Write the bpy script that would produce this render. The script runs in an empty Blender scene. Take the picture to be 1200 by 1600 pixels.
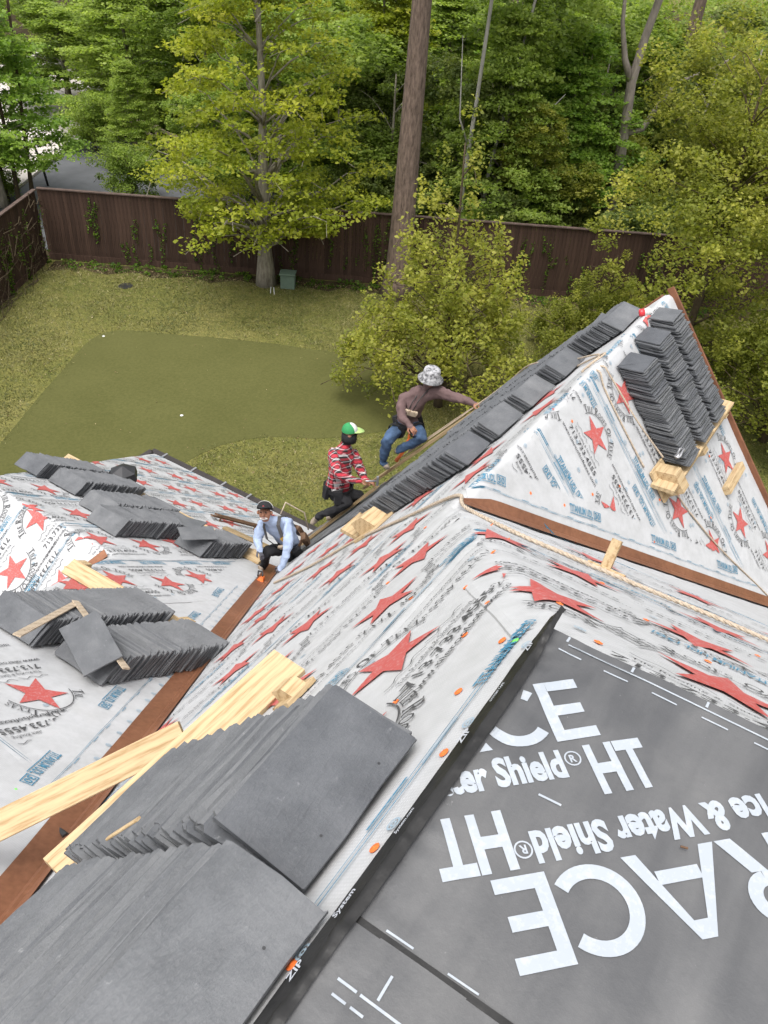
import bpy, bmesh, math, random
import numpy as np
from mathutils import Vector, Matrix

random.seed(7)
RNG = np.random.default_rng(7)
SC = bpy.context.scene
COL = SC.collection

# ------------------------------------------------------------------ camera
# x runs along the ridge of the near wing, y across it, z up; the origin is the corner of the flat deck.
cam = bpy.data.objects.new('camera', bpy.data.cameras.new('camera'))
COL.objects.link(cam)
cam.data.sensor_fit = 'VERTICAL'
cam.data.sensor_height = 24.0
cam.data.lens = 24.0 * 1300 / 1600
cam.data.clip_start = 0.05
cam.data.clip_end = 600
CR, CU, CF = Vector((0.5500, -0.8330, 0.0590)), Vector((0.4910, 0.3800, 0.7840)), Vector((0.6750, 0.4030, -0.6180))
CF.normalize(); CR = (CR - CF * CR.dot(CF)).normalized(); CU = CR.cross(CF)
m = Matrix((CR, CU, -CF)).transposed().to_4x4()
m.translation = Vector((-1.497, -0.378, 1.5))
cam.matrix_world = m
SC.camera = cam

# ------------------------------------------------------------------ sky, sun, exposure
SUN_EL, SUN_AZ = math.radians(72), math.radians(180)     # azimuth of the sun measured in the xy plane from +x
world = bpy.data.worlds.new('World'); SC.world = world; world.use_nodes = True
wn = world.node_tree; wn.nodes.clear()
sky = wn.nodes.new('ShaderNodeTexSky'); sky.sky_type = 'NISHITA'; sky.sun_disc = False
sky.sun_elevation = SUN_EL; sky.sun_rotation = math.pi / 2 - SUN_AZ
sky.air_density = 1.0; sky.dust_density = 6.0; sky.ozone_density = 1.0
hsv = wn.nodes.new('ShaderNodeHueSaturation'); hsv.inputs['Saturation'].default_value = 0.22
bg = wn.nodes.new('ShaderNodeBackground'); bg.inputs['Strength'].default_value = 0.15
wo = wn.nodes.new('ShaderNodeOutputWorld')
wn.links.new(sky.outputs[0], hsv.inputs['Color']); wn.links.new(hsv.outputs[0], bg.inputs['Color']); wn.links.new(bg.outputs[0], wo.inputs['Surface'])
sun = bpy.data.objects.new('sun', bpy.data.lights.new('sun', 'SUN')); COL.objects.link(sun)
sun.data.energy = 0.65; sun.data.angle = math.radians(32); sun.data.color = (1.0, 0.96, 0.90)
sd = Vector((math.cos(SUN_EL) * math.cos(SUN_AZ), math.cos(SUN_EL) * math.sin(SUN_AZ), math.sin(SUN_EL)))
sun.rotation_euler = (-sd).to_track_quat('-Z', 'Y').to_euler()
SC.view_settings.view_transform = 'Standard'; SC.view_settings.look = 'None'
SC.view_settings.exposure = 1.06; SC.view_settings.gamma = 1.0; SC.view_settings.use_curve_mapping = False
SC.cycles.max_bounces = 5; SC.cycles.diffuse_bounces = 3; SC.cycles.glossy_bounces = 2; SC.cycles.transparent_max_bounces = 4

# ------------------------------------------------------------------ material helpers
def newmat(name):
    mt = bpy.data.materials.new(name); mt.use_nodes = True
    nt = mt.node_tree; b = nt.nodes['Principled BSDF']
    return mt, nt, b
def nd(nt, t, **kw):
    n = nt.nodes.new(t)
    for k, v in kw.items():
        if hasattr(n, k): setattr(n, k, v)
        else: n.inputs[k].default_value = v
    return n
def coord(nt, kind='Object', scale=(1, 1, 1)):
    tc = nd(nt, 'ShaderNodeTexCoord'); mp = nd(nt, 'ShaderNodeMapping')
    mp.inputs['Scale'].default_value = scale
    nt.links.new(tc.outputs[kind], mp.inputs['Vector'])
    return mp.outputs[0]
def ramp(nt, src, stops):
    r = nd(nt, 'ShaderNodeValToRGB'); e = r.color_ramp.elements
    while len(e) < len(stops): e.new(0.5)
    for i, (p, c) in enumerate(stops):
        e[i].position = p; e[i].color = (*c, 1)
    nt.links.new(src, r.inputs[0]); return r.outputs[0]
def noise(nt, vec, scale, detail=4, rough=0.6):
    n = nd(nt, 'ShaderNodeTexNoise'); n.inputs['Scale'].default_value = scale
    n.inputs['Detail'].default_value = detail; n.inputs['Roughness'].default_value = rough
    nt.links.new(vec, n.inputs['Vector']); return n.outputs[0]
def mix(nt, fac, a, b, mode='MIX'):
    mx = nd(nt, 'ShaderNodeMixRGB', blend_type=mode)
    for i, v in enumerate((fac, a, b)):
        if hasattr(v, 'is_output'): nt.links.new(v, mx.inputs[i])
        elif isinstance(v, (int, float)): mx.inputs[i].default_value = v
        else: mx.inputs[i].default_value = (*v, 1)
    return mx.outputs[0]
def bump(nt, b, height, strength=0.3, dist=0.01):
    bp = nd(nt, 'ShaderNodeBump'); bp.inputs['Strength'].default_value = strength; bp.inputs['Distance'].default_value = dist
    nt.links.new(height, bp.inputs['Height']); nt.links.new(bp.outputs[0], b.inputs['Normal'])
def simple(name, col, rough=0.7, var=0.15, scale=8, spec=0.3, metal=0.0, bmp=0.0, kind='Object', stretch=(1, 1, 1), rnd=0.0):
    mt, nt, b = newmat(name)
    v = coord(nt, kind, stretch)
    n = noise(nt, v, scale)
    lo = tuple(c * (1 - var) for c in col); hi = tuple(min(1, c * (1 + var)) for c in col)
    c = ramp(nt, n, [(0.3, lo), (0.7, hi)])
    if rnd:
        oi = nd(nt, 'ShaderNodeObjectInfo')
        c = mix(nt, 1.0, c, ramp(nt, oi.outputs['Random'], [(0, (1 - rnd,) * 3), (1, (1 + rnd * .6,) * 3)]), 'MULTIPLY')
    nt.links.new(c, b.inputs['Base Color'])
    b.inputs['Roughness'].default_value = rough; b.inputs['Metallic'].default_value = metal
    b.inputs['Specular IOR Level'].default_value = spec
    if bmp: bump(nt, b, n, bmp, 0.01)
    return mt

def m_underlay():
    mt, nt, b = newmat('underlayment')
    v = coord(nt)
    n1 = noise(nt, v, 1.3, 5); n2 = noise(nt, v, 9, 4, .7)
    c = ramp(nt, n1, [(0.25, (.385, .39, .394)), (0.6, (.455, .463, .472)), (.8, (.435, .435, .43))])
    c = mix(nt, .35, c, ramp(nt, n2, [(.3, (.34, .34, .335)), (.62, (.51, .51, .515))]), 'MIX')
    # woven scrim: fine square grid
    w1 = nd(nt, 'ShaderNodeTexWave', bands_direction='X', wave_profile='SIN'); w1.inputs['Scale'].default_value = 32
    w2 = nd(nt, 'ShaderNodeTexWave', bands_direction='Y', wave_profile='SIN'); w2.inputs['Scale'].default_value = 48
    nt.links.new(v, w1.inputs[0]); nt.links.new(v, w2.inputs[0])
    g = mix(nt, 1.0, w1.outputs[0], w2.outputs[0], 'MULTIPLY')
    c = mix(nt, 1.0, c, ramp(nt, g, [(0, (.93, .93, .93)), (.35, (1, 1, 1))]), 'MULTIPLY')
    nt.links.new(c, b.inputs['Base Color']); b.inputs['Roughness'].default_value = .62
    b.inputs['Specular IOR Level'].default_value = .25
    h = mix(nt, .5, g, noise(nt, v, 14, 3), 'MIX')
    bump(nt, b, h, .22, .004)
    return mt
def m_print(name, col):
    mt, nt, b = newmat(name)
    v = coord(nt); n = noise(nt, v, 60, 3, .7); n2 = noise(nt, v, 3, 3)
    c = ramp(nt, n, [(.32, tuple(x + (.5 - x) * .35 for x in col)), (.5, col)])
    c = mix(nt, .25, c, ramp(nt, n2, [(.3, tuple(x * .8 for x in col)), (.7, tuple(x + (.5 - x) * .25 for x in col))]), 'MIX')
    nt.links.new(c, b.inputs['Base Color']); b.inputs['Roughness'].default_value = .6; b.inputs['Specular IOR Level'].default_value = .25
    return mt
def m_slate():
    mt, nt, b = newmat('slate')
    v = coord(nt); oi = nd(nt, 'ShaderNodeObjectInfo')
    geo = nd(nt, 'ShaderNodeNewGeometry')
    vv = nd(nt, 'ShaderNodeVectorMath', operation='ADD'); nt.links.new(v, vv.inputs[0])
    sc = nd(nt, 'ShaderNodeVectorMath', operation='SCALE'); sc.inputs[0].default_value = (37, 53, 11); nt.links.new(oi.outputs['Random'], sc.inputs['Scale'])
    nt.links.new(sc.outputs[0], vv.inputs[1])
    n1 = noise(nt, vv.outputs[0], 5, 6, .65); n2 = noise(nt, vv.outputs[0], 40, 4, .7)
    mp = nd(nt, 'ShaderNodeMapping'); mp.inputs['Scale'].default_value = (3, 16, 3); mp.inputs['Rotation'].default_value = (0, 0, .5)
    nt.links.new(vv.outputs[0], mp.inputs[0]); n3 = noise(nt, mp.outputs[0], 2.5, 6, .6)
    c = ramp(nt, n1, [(.22, (.058, .061, .066)), (.5, (.094, .098, .104)), (.8, (.140, .144, .150))])
    c = mix(nt, 1.0, c, ramp(nt, oi.outputs['Random'], [(0, (.74, .75, .78)), (.5, (1, 1, 1)), (1, (1.18, 1.17, 1.15))]), 'MULTIPLY')
    c = mix(nt, .5, c, ramp(nt, n2, [(.66, (0, 0, 0)), (.76, (.16, .16, .16))]), 'ADD')
    nt.links.new(c, b.inputs['Base Color'])
    r = ramp(nt, n1, [(.3, (.42,) * 3), (.7, (.6,) * 3)]); nt.links.new(r, b.inputs['Roughness'])
    b.inputs['Specular IOR Level'].default_value = .45
    h = mix(nt, .3, n3, n2, 'MIX'); bump(nt, b, h, .8, .012)
    return mt
def m_wood(name, col, dark, sc=6, axis=(1, 14, 14), rnd=.1):
    mt, nt, b = newmat(name)
    oi = nd(nt, 'ShaderNodeObjectInfo')
    v = coord(nt, 'Object', axis)
    vv = nd(nt, 'ShaderNodeVectorMath', operation='ADD'); nt.links.new(v, vv.inputs[0])
    s2 = nd(nt, 'ShaderNodeVectorMath', operation='SCALE'); s2.inputs[0].default_value = (31, 17, 23); nt.links.new(oi.outputs['Random'], s2.inputs['Scale'])
    nt.links.new(s2.outputs[0], vv.inputs[1])
    n1 = noise(nt, vv.outputs[0], sc, 5, .6)
    w = nd(nt, 'ShaderNodeTexWave', bands_direction='Y'); w.inputs['Scale'].default_value = .45; w.inputs['Distortion'].default_value = 14; w.inputs['Detail'].default_value = 4; w.inputs['Detail Scale'].default_value = .35
    nt.links.new(vv.outputs[0], w.inputs[0])
    f = mix(nt, .16, n1, w.outputs[0], 'MIX')
    c = ramp(nt, f, [(.33, dark), (.5, col), (.68, tuple(min(1, x * 1.12) for x in col))])
    vk = coord(nt, 'Object', (2.2, 7, 7)); vo = nd(nt, 'ShaderNodeTexVoronoi'); vo.inputs['Scale'].default_value = 1.3; nt.links.new(vk, vo.inputs[0])
    c = mix(nt, 1.0, c, ramp(nt, vo.outputs['Distance'], [(.03, (.35, .22, .12)), (.10, (1, 1, 1))]), 'MULTIPLY')
    c = mix(nt, 1.0, c, ramp(nt, oi.outputs['Random'], [(0, (1 - rnd,) * 3), (1, (1 + rnd * .5,) * 3)]), 'MULTIPLY')
    nt.links.new(c, b.inputs['Base Color']); b.inputs['Roughness'].default_value = .65; b.inputs['Specular IOR Level'].default_value = .25
    bump(nt, b, n1, .2, .004)
    return mt
def m_copper():
    mt, nt, b = newmat('copper')
    v = coord(nt); n1 = noise(nt, v, 2.2, 6, .7); n2 = noise(nt, v, 30, 3)
    c = ramp(nt, n1, [(.25, (.15, .060, .030)), (.5, (.23, .096, .047)), (.75, (.32, .145, .078))])
    c = mix(nt, .25, c, ramp(nt, n2, [(.3, (.12, .05, .03)), (.7, (.36, .17, .1))]), 'MIX')
    nt.links.new(c, b.inputs['Base Color']); b.inputs['Metallic'].default_value = .35; b.inputs['Roughness'].default_value = .5
    bump(nt, b, n1, .12, .01)
    return mt
def m_membrane():
    mt, nt, b = newmat('deck_membrane')
    v = coord(nt); n1 = noise(nt, v, 3, 6, .65); n2 = noise(nt, v, 45, 4, .7)
    vs = coord(nt, 'Object', (1, 5, 1)); n3 = noise(nt, vs, 2.2, 4, .55)
    c = ramp(nt, n1, [(.25, (.050, .051, .054)), (.5, (.078, .079, .082)), (.72, (.122, .121, .120))])
    c = mix(nt, .35, c, ramp(nt, n3, [(.35, (.056, .057, .060)), (.68, (.140, .139, .138))]), 'MIX')
    c = mix(nt, .6, c, ramp(nt, n2, [(.70, (0, 0, 0)), (.77, (.22, .22, .21))]), 'ADD')
    nt.links.new(c, b.inputs['Base Color']); b.inputs['Roughness'].default_value = .48; b.inputs['Specular IOR Level'].default_value = .4
    bump(nt, b, mix(nt, .6, n3, n2, 'MIX'), .3, .008)
    return mt
def m_lawn():
    mt, nt, b = newmat('lawn')
    v = coord(nt); n1 = noise(nt, v, .22, 5, .6); n2 = noise(nt, v, 2.4, 6, .75); n3 = noise(nt, v, 22, 3, .7)
    c = ramp(nt, n1, [(.32, (.090, .104, .034)), (.52, (.150, .146, .054)), (.72, (.215, .190, .088))])
    c = mix(nt, .5, c, ramp(nt, n2, [(.3, (.060, .080, .016)), (.55, (.155, .150, .040)), (.78, (.27, .23, .09))]), 'MIX')
    c = mix(nt, .8, c, ramp(nt, n3, [(.3, (.42, .46, .38)), (.7, (1.35, 1.3, 1.2))]), 'MULTIPLY')
    nt.links.new(c, b.inputs['Base Color']); b.inputs['Roughness'].default_value = .95; b.inputs['Specular IOR Level'].default_value = .1
    bump(nt, b, n3, .8, .05)
    return mt
def m_turf():
    mt, nt, b = newmat('smooth_turf')
    v = coord(nt); n1 = noise(nt, v, .5, 5, .6); n2 = noise(nt, v, 11, 6, .8)
    c = ramp(nt, n1, [(.3, (.066, .072, .019)), (.7, (.088, .092, .028))])
    c = mix(nt, .42, c, ramp(nt, n2, [(.3, (.040, .040, .012)), (.7, (.115, .106, .038))]), 'MIX')
    nt.links.new(c, b.inputs['Base Color']); b.inputs['Roughness'].default_value = .9; b.inputs['Specular IOR Level'].default_value = .15
    bump(nt, b, n2, .3, .02)
    return mt
def m_leaf(name, stops, trans=.52):
    mt, nt, b = newmat(name)
    at = nd(nt, 'ShaderNodeAttribute'); at.attribute_name = 'tint'
    c = ramp(nt, at.outputs['Fac'], stops)
    b.inputs['Roughness'].default_value = .5; b.inputs['Specular IOR Level'].default_value = .25
    nt.links.new(c, b.inputs['Base Color'])
    tr = nd(nt, 'ShaderNodeBsdfTranslucent'); nt.links.new(mix(nt, 1.0, c, (1.3, 1.35, .7), 'MULTIPLY'), tr.inputs[0])
    ms = nd(nt, 'ShaderNodeMixShader'); ms.inputs[0].default_value = trans
    out = nt.nodes['Material Output']
    nt.links.new(b.outputs[0], ms.inputs[1]); nt.links.new(tr.outputs[0], ms.inputs[2]); nt.links.new(ms.outputs[0], out.inputs['Surface'])
    return mt
def m_plaid():
    mt, nt, b = newmat('plaid_shirt')
    v = coord(nt, 'Object', (1, 1, 1))
    sx = nd(nt, 'ShaderNodeSeparateXYZ'); nt.links.new(v, sx.inputs[0])
    ad = nd(nt, 'ShaderNodeMath', operation='ADD'); nt.links.new(sx.outputs[0], ad.inputs[0]); nt.links.new(sx.outputs[1], ad.inputs[1])
    def band(src, k, off):
        m1 = nd(nt, 'ShaderNodeMath', operation='MULTIPLY_ADD'); m1.inputs[1].default_value = k; m1.inputs[2].default_value = off
        nt.links.new(src, m1.inputs[0])
        f = nd(nt, 'ShaderNodeMath', operation='FRACT'); nt.links.new(m1.outputs[0], f.inputs[0]); return f.outputs[0]
    def col(src):
        r = nd(nt, 'ShaderNodeValToRGB'); r.color_ramp.interpolation = 'CONSTANT'; e = r.color_ramp.elements
        for p, c in ((.30, (.022, .018, .020)), (.62, (.55, .53, .53)), (.76, (.022, .018, .020))):
            q = e.new(p); q.color = (*c, 1)
        e[0].color = (.46, .03, .05, 1); e[-1].color = (.46, .03, .05, 1); e[-1].position = .9
        nt.links.new(src, r.inputs[0]); return r.outputs[0]
    c = mix(nt, .5, col(band(ad.outputs[0], 11, .1)), col(band(sx.outputs[2], 12, .2)), 'MIX')
    nt.links.new(c, b.inputs['Base Color']); b.inputs['Roughness'].default_value = .85
    return mt
def m_camo():
    mt, nt, b = newmat('hat_cloth')
    v = coord(nt); n = noise(nt, v, 26, 3, .6)
    nt.links.new(ramp(nt, n, [(.38, (.10, .10, .105)), (.48, (.26, .26, .27)), (.62, (.42, .42, .43))]), b.inputs['Base Color'])
    b.inputs['Roughness'].default_value = .9
    return mt
def m_bark(name, a, c2, sc=6):
    mt, nt, b = newmat(name)
    v = coord(nt, 'Object', (1, 1, .22)); n = noise(nt, v, sc, 6, .7)
    nt.links.new(ramp(nt, n, [(.3, a), (.68, c2)]), b.inputs['Base Color']); b.inputs['Roughness'].default_value = .95
    bump(nt, b, n, .9, .06)
    return mt

MT = dict(
    under=m_underlay(), red=m_print('red_print', (.42, .075, .066)), black=m_print('black_print', (.045, .045, .048)), blue=m_print('blue_print', (.045, .185, .29)),
    paleblue=m_print('pale_blue_print', (.27, .36, .43)), slate=m_slate(), pine=m_wood('pine_lumber', (.45, .335, .195), (.31, .205, .10)), copper=m_copper(),
    wood2=m_wood('old_lumber', (.31, .23, .13), (.19, .13, .065)), lath=m_wood('lath_wood', (.40, .325, .24), (.27, .21, .15)),
    memb=m_membrane(), white=m_print('white_print', (.315, .345, .38)), tape=simple('black_tape', (.014, .0135, .013), .42, .4, 14, .4, bmp=.3),
    tapeprint=m_print('tape_print', (.42, .44, .48)), lawn=m_lawn(), turf=m_turf(), rope=simple('rope_fibre', (.40, .33, .255), .9, .25, 60, .15, bmp=.4),
    trim=simple('bronze_trim', (.030, .024, .022), .45, .3, 5, .4), rake=simple('copper_trim', (.20, .085, .045), .5, .3, 4, .4, metal=.3),
    wall=simple('house_wall', (.34, .24, .19), .9, .2, 3, .2, bmp=.3), fence=simple('fence_stain', (.056, .033, .024), .85, .35, 3, .2, stretch=(6, 6, .6), rnd=.28, bmp=.3),
    fencecap=simple('fence_cap', (.085, .06, .05), .85, .3, 4, .2), soil=simple('woodland_floor', (.050, .038, .020), .95, .5, .9, .1, bmp=.6),
    drive=simple('asphalt', (.085, .088, .094), .9, .2, .8, .2), pave=simple('pale_paving', (.46, .42, .39), .9, .15, 2, .2),
    bark1=m_bark('grey_bark', (.12, .10, .075), (.33, .30, .24), 10), bark2=m_bark('pine_bark', (.045, .030, .022), (.23, .165, .13), 13), bark3=m_bark('smooth_bark', (.13, .11, .09), (.30, .26, .22)),
    bark4=m_bark('pale_bark', (.22, .21, .18), (.42, .40, .36)), twig=simple('twig', (.07, .052, .03), .9, .3, 8),
    skin=simple('skin', (.27, .128, .078), .55, .1, 20, .35), blueshirt=simple('blue_shirt', (.31, .38, .52), .85, .12, 10, .2), mauve=simple('mauve_shirt', (.125, .082, .080), .9, .15, 10, .2),
    plaid=m_plaid(), blackcloth=simple('black_cloth', (.020, .020, .022), .85, .3, 12, .2), jeans=simple('jeans', (.050, .085, .150), .85, .35, 9, .2), boot=simple('boot', (.30, .25, .20), .8, .2, 14, .2),
    glove=simple('glove', (.085, .085, .10), .8, .3, 18, .2), camo=m_camo(), green=simple('cap_green', (.03, .22, .075), .8, .1, 8), lime=simple('cap_lime', (.36, .52, .18), .8, .1, 8),
    capwhite=simple('cap_white', (.55, .55, .535), .8, .06, 8), beard=simple('beard', (.42, .40, .38), .9, .2, 30), strap=simple('strap', (.05, .048, .047), .7, .2, 10), yellow=simple('yellow_patch', (.66, .40, .06), .7, .1, 10),
    orange=simple('orange_plastic', (.78, .17, .04), .4, .08, 8, .4), greencap=simple('green_plastic', (.18, .60, .12), .4, .08, 8, .4), steel=simple('steel', (.34, .34, .35), .4, .2, 12, .5, metal=.7),
    leather=simple('leather', (.11, .062, .035), .7, .3, 12, .3), canred=simple('can_red', (.55, .03, .04), .3, .05, 8, .5), utility=simple('utility_green', (.12, .17, .13), .6, .1, 5),
    blacktool=simple('black_plastic', (.018, .018, .020), .45, .3, 10, .5), hair=simple('hair', (.02, .016, .014), .7, .2, 20), eye=simple('eye', (.015, .012, .010), .3, .05, 8), lip=simple('lip', (.26, .09, .07), .5, .05, 8),
    leafA=m_leaf('leaf_yellow_green', [(0, (.12, .155, .016)), (.5, (.26, .30, .032)), (1, (.44, .44, .06))]),
    leafB=m_leaf('leaf_mid_green', [(0, (.10, .15, .030)), (.5, (.215, .295, .055)), (1, (.37, .45, .11))]),
    leafC=m_leaf('leaf_dark_green', [(0, (.065, .095, .026)), (.5, (.14, .185, .048)), (1, (.26, .30, .08))], .45),
    leafD=m_leaf('leaf_fresh_green', [(0, (.085, .16, .024)), (.5, (.19, .30, .05)), (1, (.34, .45, .10))]),
    leafE=m_leaf('leaf_olive', [(0, (.095, .118, .020)), (.5, (.21, .235, .038)), (1, (.41, .40, .085))]),
    ivy=m_leaf('leaf_ivy', [(0, (.035, .075, .008)), (.6, (.10, .19, .018)), (1, (.21, .31, .04))]),
    litter=m_leaf('dead_leaf', [(0, (.10, .065, .03)), (.6, (.22, .16, .08)), (1, (.36, .30, .18))], .1),
    grass=m_leaf('grass_blade', [(0, (.078, .095, .028)), (.5, (.150, .148, .054)), (1, (.30, .265, .125))], .25),
)

# ------------------------------------------------------------------ object helpers
def tag(o, label=None, cat=None, group=None, kind=None):
    for k, v in (('label', label), ('category', cat), ('group', group), ('kind', kind)):
        if v: o[k] = v
    return o
def link(o, parent=None):
    COL.objects.link(o)
    if parent is not None: o.parent = parent
    return o
def empty(name, loc=(0, 0, 0)):
    o = bpy.data.objects.new(name, None); o.location = loc; o.empty_display_size = .1
    return link(o)
def offs(p):
    v = Vector((0, 0, 0))
    while p is not None: v += p.location; p = p.parent
    return v
def build(name, verts, faces, mat, parent=None, smooth=False, origin=None):
    """verts in world coordinates; origin = where the object's own origin sits"""
    og = Vector(origin) if origin is not None else offs(parent)
    me = bpy.data.meshes.new(name); me.from_pydata([tuple(Vector(v) - og) for v in verts], [], [tuple(f) for f in faces]); me.update()
    if mat is not None: me.materials.append(mat)
    if smooth: me.shade_smooth()
    o = bpy.data.objects.new(name, me)
    if origin is not None: o.location = og - offs(parent)
    return link(o, parent)
def tri_mesh(name, V, T, mat, tint=None):
    """fast mesh from an (n,3) vertex array and an (m,k) face array"""
    V = np.asarray(V, np.float32); T = np.asarray(T, np.int32); k = T.shape[1]
    me = bpy.data.meshes.new(name)
    me.vertices.add(len(V)); me.vertices.foreach_set('co', V.ravel())
    me.loops.add(T.size); me.loops.foreach_set('vertex_index', T.ravel())
    me.polygons.add(len(T)); me.polygons.foreach_set('loop_start', np.arange(0, T.size, k, dtype=np.int32))
    me.polygons.foreach_set('loop_total', np.full(len(T), k, np.int32))
    if tint is not None:
        a = me.attributes.new('tint', 'FLOAT', 'FACE'); a.data.foreach_set('value', np.asarray(tint, np.float32))
    me.update(calc_edges=True); me.validate()
    if mat is not None: me.materials.append(mat)
    return me
class MB:
    """collects boxes, bars and tubes into one mesh"""
    def __init__(s): s.v = []; s.f = []
    def add(s, vs, fs):
        k = len(s.v); s.v += [tuple(v) for v in vs]; s.f += [tuple(i + k for i in f) for f in fs]; return s
    def box(s, c, ax, ay, az, bev=0.0):
        """oriented box: centre and three half-extent vectors, optionally with chamfered long edges"""
        c, ax, ay, az = map(Vector, (c, ax, ay, az))
        if bev <= 0:
            vs = [c + x * ax + y * ay + z * az for x in (-1, 1) for y in (-1, 1) for z in (-1, 1)]
            return s.add(vs, [(0, 1, 3, 2), (4, 6, 7, 5), (0, 4, 5, 1), (2, 3, 7, 6), (0, 2, 6, 4), (1, 5, 7, 3)])
        by, bz = bev / ay.length, bev / az.length
        prof = [(-1, -1 + bz), (-1, 1 - bz), (-1 + by, 1), (1 - by, 1), (1, 1 - bz), (1, -1 + bz), (1 - by, -1), (-1 + by, -1)]
        vs = [c + x * ax + p * ay + q * az for x in (-1, 1) for p, q in prof]
        fs = [tuple(range(7, -1, -1)), tuple(range(8, 16))] + [(i, (i + 1) % 8, (i + 1) % 8 + 8, i + 8) for i in range(8)]
        return s.add(vs, fs)
    def tube(s, pts, rad, n=8, cap=True):
        pts = [Vector(p) for p in pts]; k = len(pts)
        rad = [rad] * k if isinstance(rad, (int, float)) else list(rad)
        t = (pts[1] - pts[0]).normalized(); ref = Vector((0, 0, 1)) if abs(t.z) < .9 else Vector((1, 0, 0))
        u = t.cross(ref).normalized(); vs = []
        for i, p in enumerate(pts):
            t = (pts[min(i + 1, k - 1)] - pts[max(i - 1, 0)]).normalized()
            u = (u - t * u.dot(t)).normalized(); w = t.cross(u)
            vs += [p + (u * math.cos(2 * math.pi * j / n) + w * math.sin(2 * math.pi * j / n)) * rad[i] for j in range(n)]
        fs = [(i * n + j, i * n + (j + 1) % n, (i + 1) * n + (j + 1) % n, (i + 1) * n + j) for i in range(k - 1) for j in range(n)]
        if cap: fs += [tuple(range(n - 1, -1, -1)), tuple(range((k - 1) * n, k * n))]
        return s.add(vs, fs)
    def lathe(s, c, ax, prof, n=16, u=None):
        ax = Vector(ax).normalized(); u = Vector(u) if u else ax.orthogonal(); u = (u - ax * u.dot(ax)).normalized(); w = ax.cross(u); c = Vector(c)
        vs = [c + ax * h + (u * math.cos(2 * math.pi * j / n) + w * math.sin(2 * math.pi * j / n)) * r for r, h in prof for j in range(n)]
        k = len(prof)
        fs = [(i * n + j, i * n + (j + 1) % n, (i + 1) * n + (j + 1) % n, (i + 1) * n + j) for i in range(k - 1) for j in range(n)]
        fs += [tuple(range(n - 1, -1, -1)), tuple(range((k - 1) * n, k * n))]
        return s.add(vs, fs)
    def obj(s, name, mat, parent=None, smooth=False, origin=None):
        return build(name, s.v, s.f, mat, parent, smooth, origin)
def noise2(x, y, seed=0):
    """smooth value noise on arrays, about -1..1"""
    x = np.asarray(x, float); y = np.asarray(y, float)
    xi = np.floor(x).astype(np.int64); yi = np.floor(y).astype(np.int64); fx = x - xi; fy = y - yi
    fx = fx * fx * (3 - 2 * fx); fy = fy * fy * (3 - 2 * fy)
    def h(i, j):
        n = (i * 374761393 + j * 668265263 + seed * 1442695041) & 0x7fffffff
        n = ((n ^ (n >> 13)) * 1274126177) & 0x7fffffff
        return ((n ^ (n >> 16)) & 0xffff) / 32767.5 - 1
    a = h(xi, yi); b = h(xi + 1, yi); c = h(xi, yi + 1); d = h(xi + 1, yi + 1)
    return (a * (1 - fx) + b * fx) * (1 - fy) + (c * (1 - fx) + d * fx) * fy

# ------------------------------------------------------------------ the roof as height functions
kM, kR, cL = 1.214, 0.722, -2.604           # steep slopes, shallower slopes, offset of the far slope
HM, HR = math.hypot(1, kM), math.hypot(1, kR)
yR, zR, xE = 1.40, -1.70, 6.65              # near-wing ridge and its gable end
xr, zr, yr0, yr1 = 2.72, -4.57, 5.50, 7.80  # far-wing ridge
EAVE = -8.45
def smin(a, b, r):
    h = np.clip(.5 + .5 * (b - a) / r, 0, 1); return b * (1 - h) + a * h - r * h * (1 - h)
def wrinkle(X, Y):
    return 1.05 * (.006 * noise2(X * 1.7 + 3, Y * 1.3, 1) + .004 * noise2(X * 4.1, Y * 3.3, 2) + .0022 * noise2(X * 9, Y * 3 + 7, 3) + .0016 * noise2(X * 4, Y * 14, 4)
            + .004 * np.maximum(0, noise2((X - Y) * 5.5, (X + Y) * 1.1, 5) - .45) * 2)
def hA(X, Y):
    Mz, Gz, Rz = -kM * Y, zR + kM * (Y - yR), -kR * X
    return np.maximum(smin(Mz, Rz, .15), smin(Mz, Gz, .13))
def hB(X, Y):
    Lz, L2z, Nz, N2z = cL - kR * X, zr + kR * (X - xr), zr - kM * (Y - yr0), zr - kM * (Y - yr1)
    return np.maximum(smin(smin(Lz, L2z, .12), N2z, .12), smin(Lz, Nz, .10))
def idA(X, Y):      # 0 M, 1 R, 2 G
    Mz, Gz, Rz = -kM * Y, zR + kM * (Y - yR), -kR * X
    a = np.minimum(Mz, Rz); b = np.minimum(Mz, Gz)
    return np.where(a >= b, np.where(Mz <= Rz, 0, 1), np.where(Mz <= Gz, 0, 2))
def idB(X, Y):      # 3 L, 4 L2, 5 N, 6 N2
    Lz, L2z, Nz, N2z = cL - kR * X, zr + kR * (X - xr), zr - kM * (Y - yr0), zr - kM * (Y - yr1)
    w = np.argmin(np.stack([Lz, L2z, N2z]), 0); n = np.argmin(np.stack([Lz, Nz]), 0)
    u = np.minimum(np.minimum(Lz, L2z), N2z) >= np.minimum(Lz, Nz)
    return np.where(u, np.array([3, 4, 6])[w], np.array([3, 5])[n])
def SA(X, Y):
    d = np.maximum(np.where(Y > 0, Y * 1.6, 0), np.where(X > 0, X * 1.2, 0))      # flat where the sheet is taped to the deck edge
    return hA(X, Y) + wrinkle(X, Y) * (1 - np.exp(-(d / .16) ** 2))
SB = lambda X, Y: hB(X, Y) + wrinkle(X + 31, Y)

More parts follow.
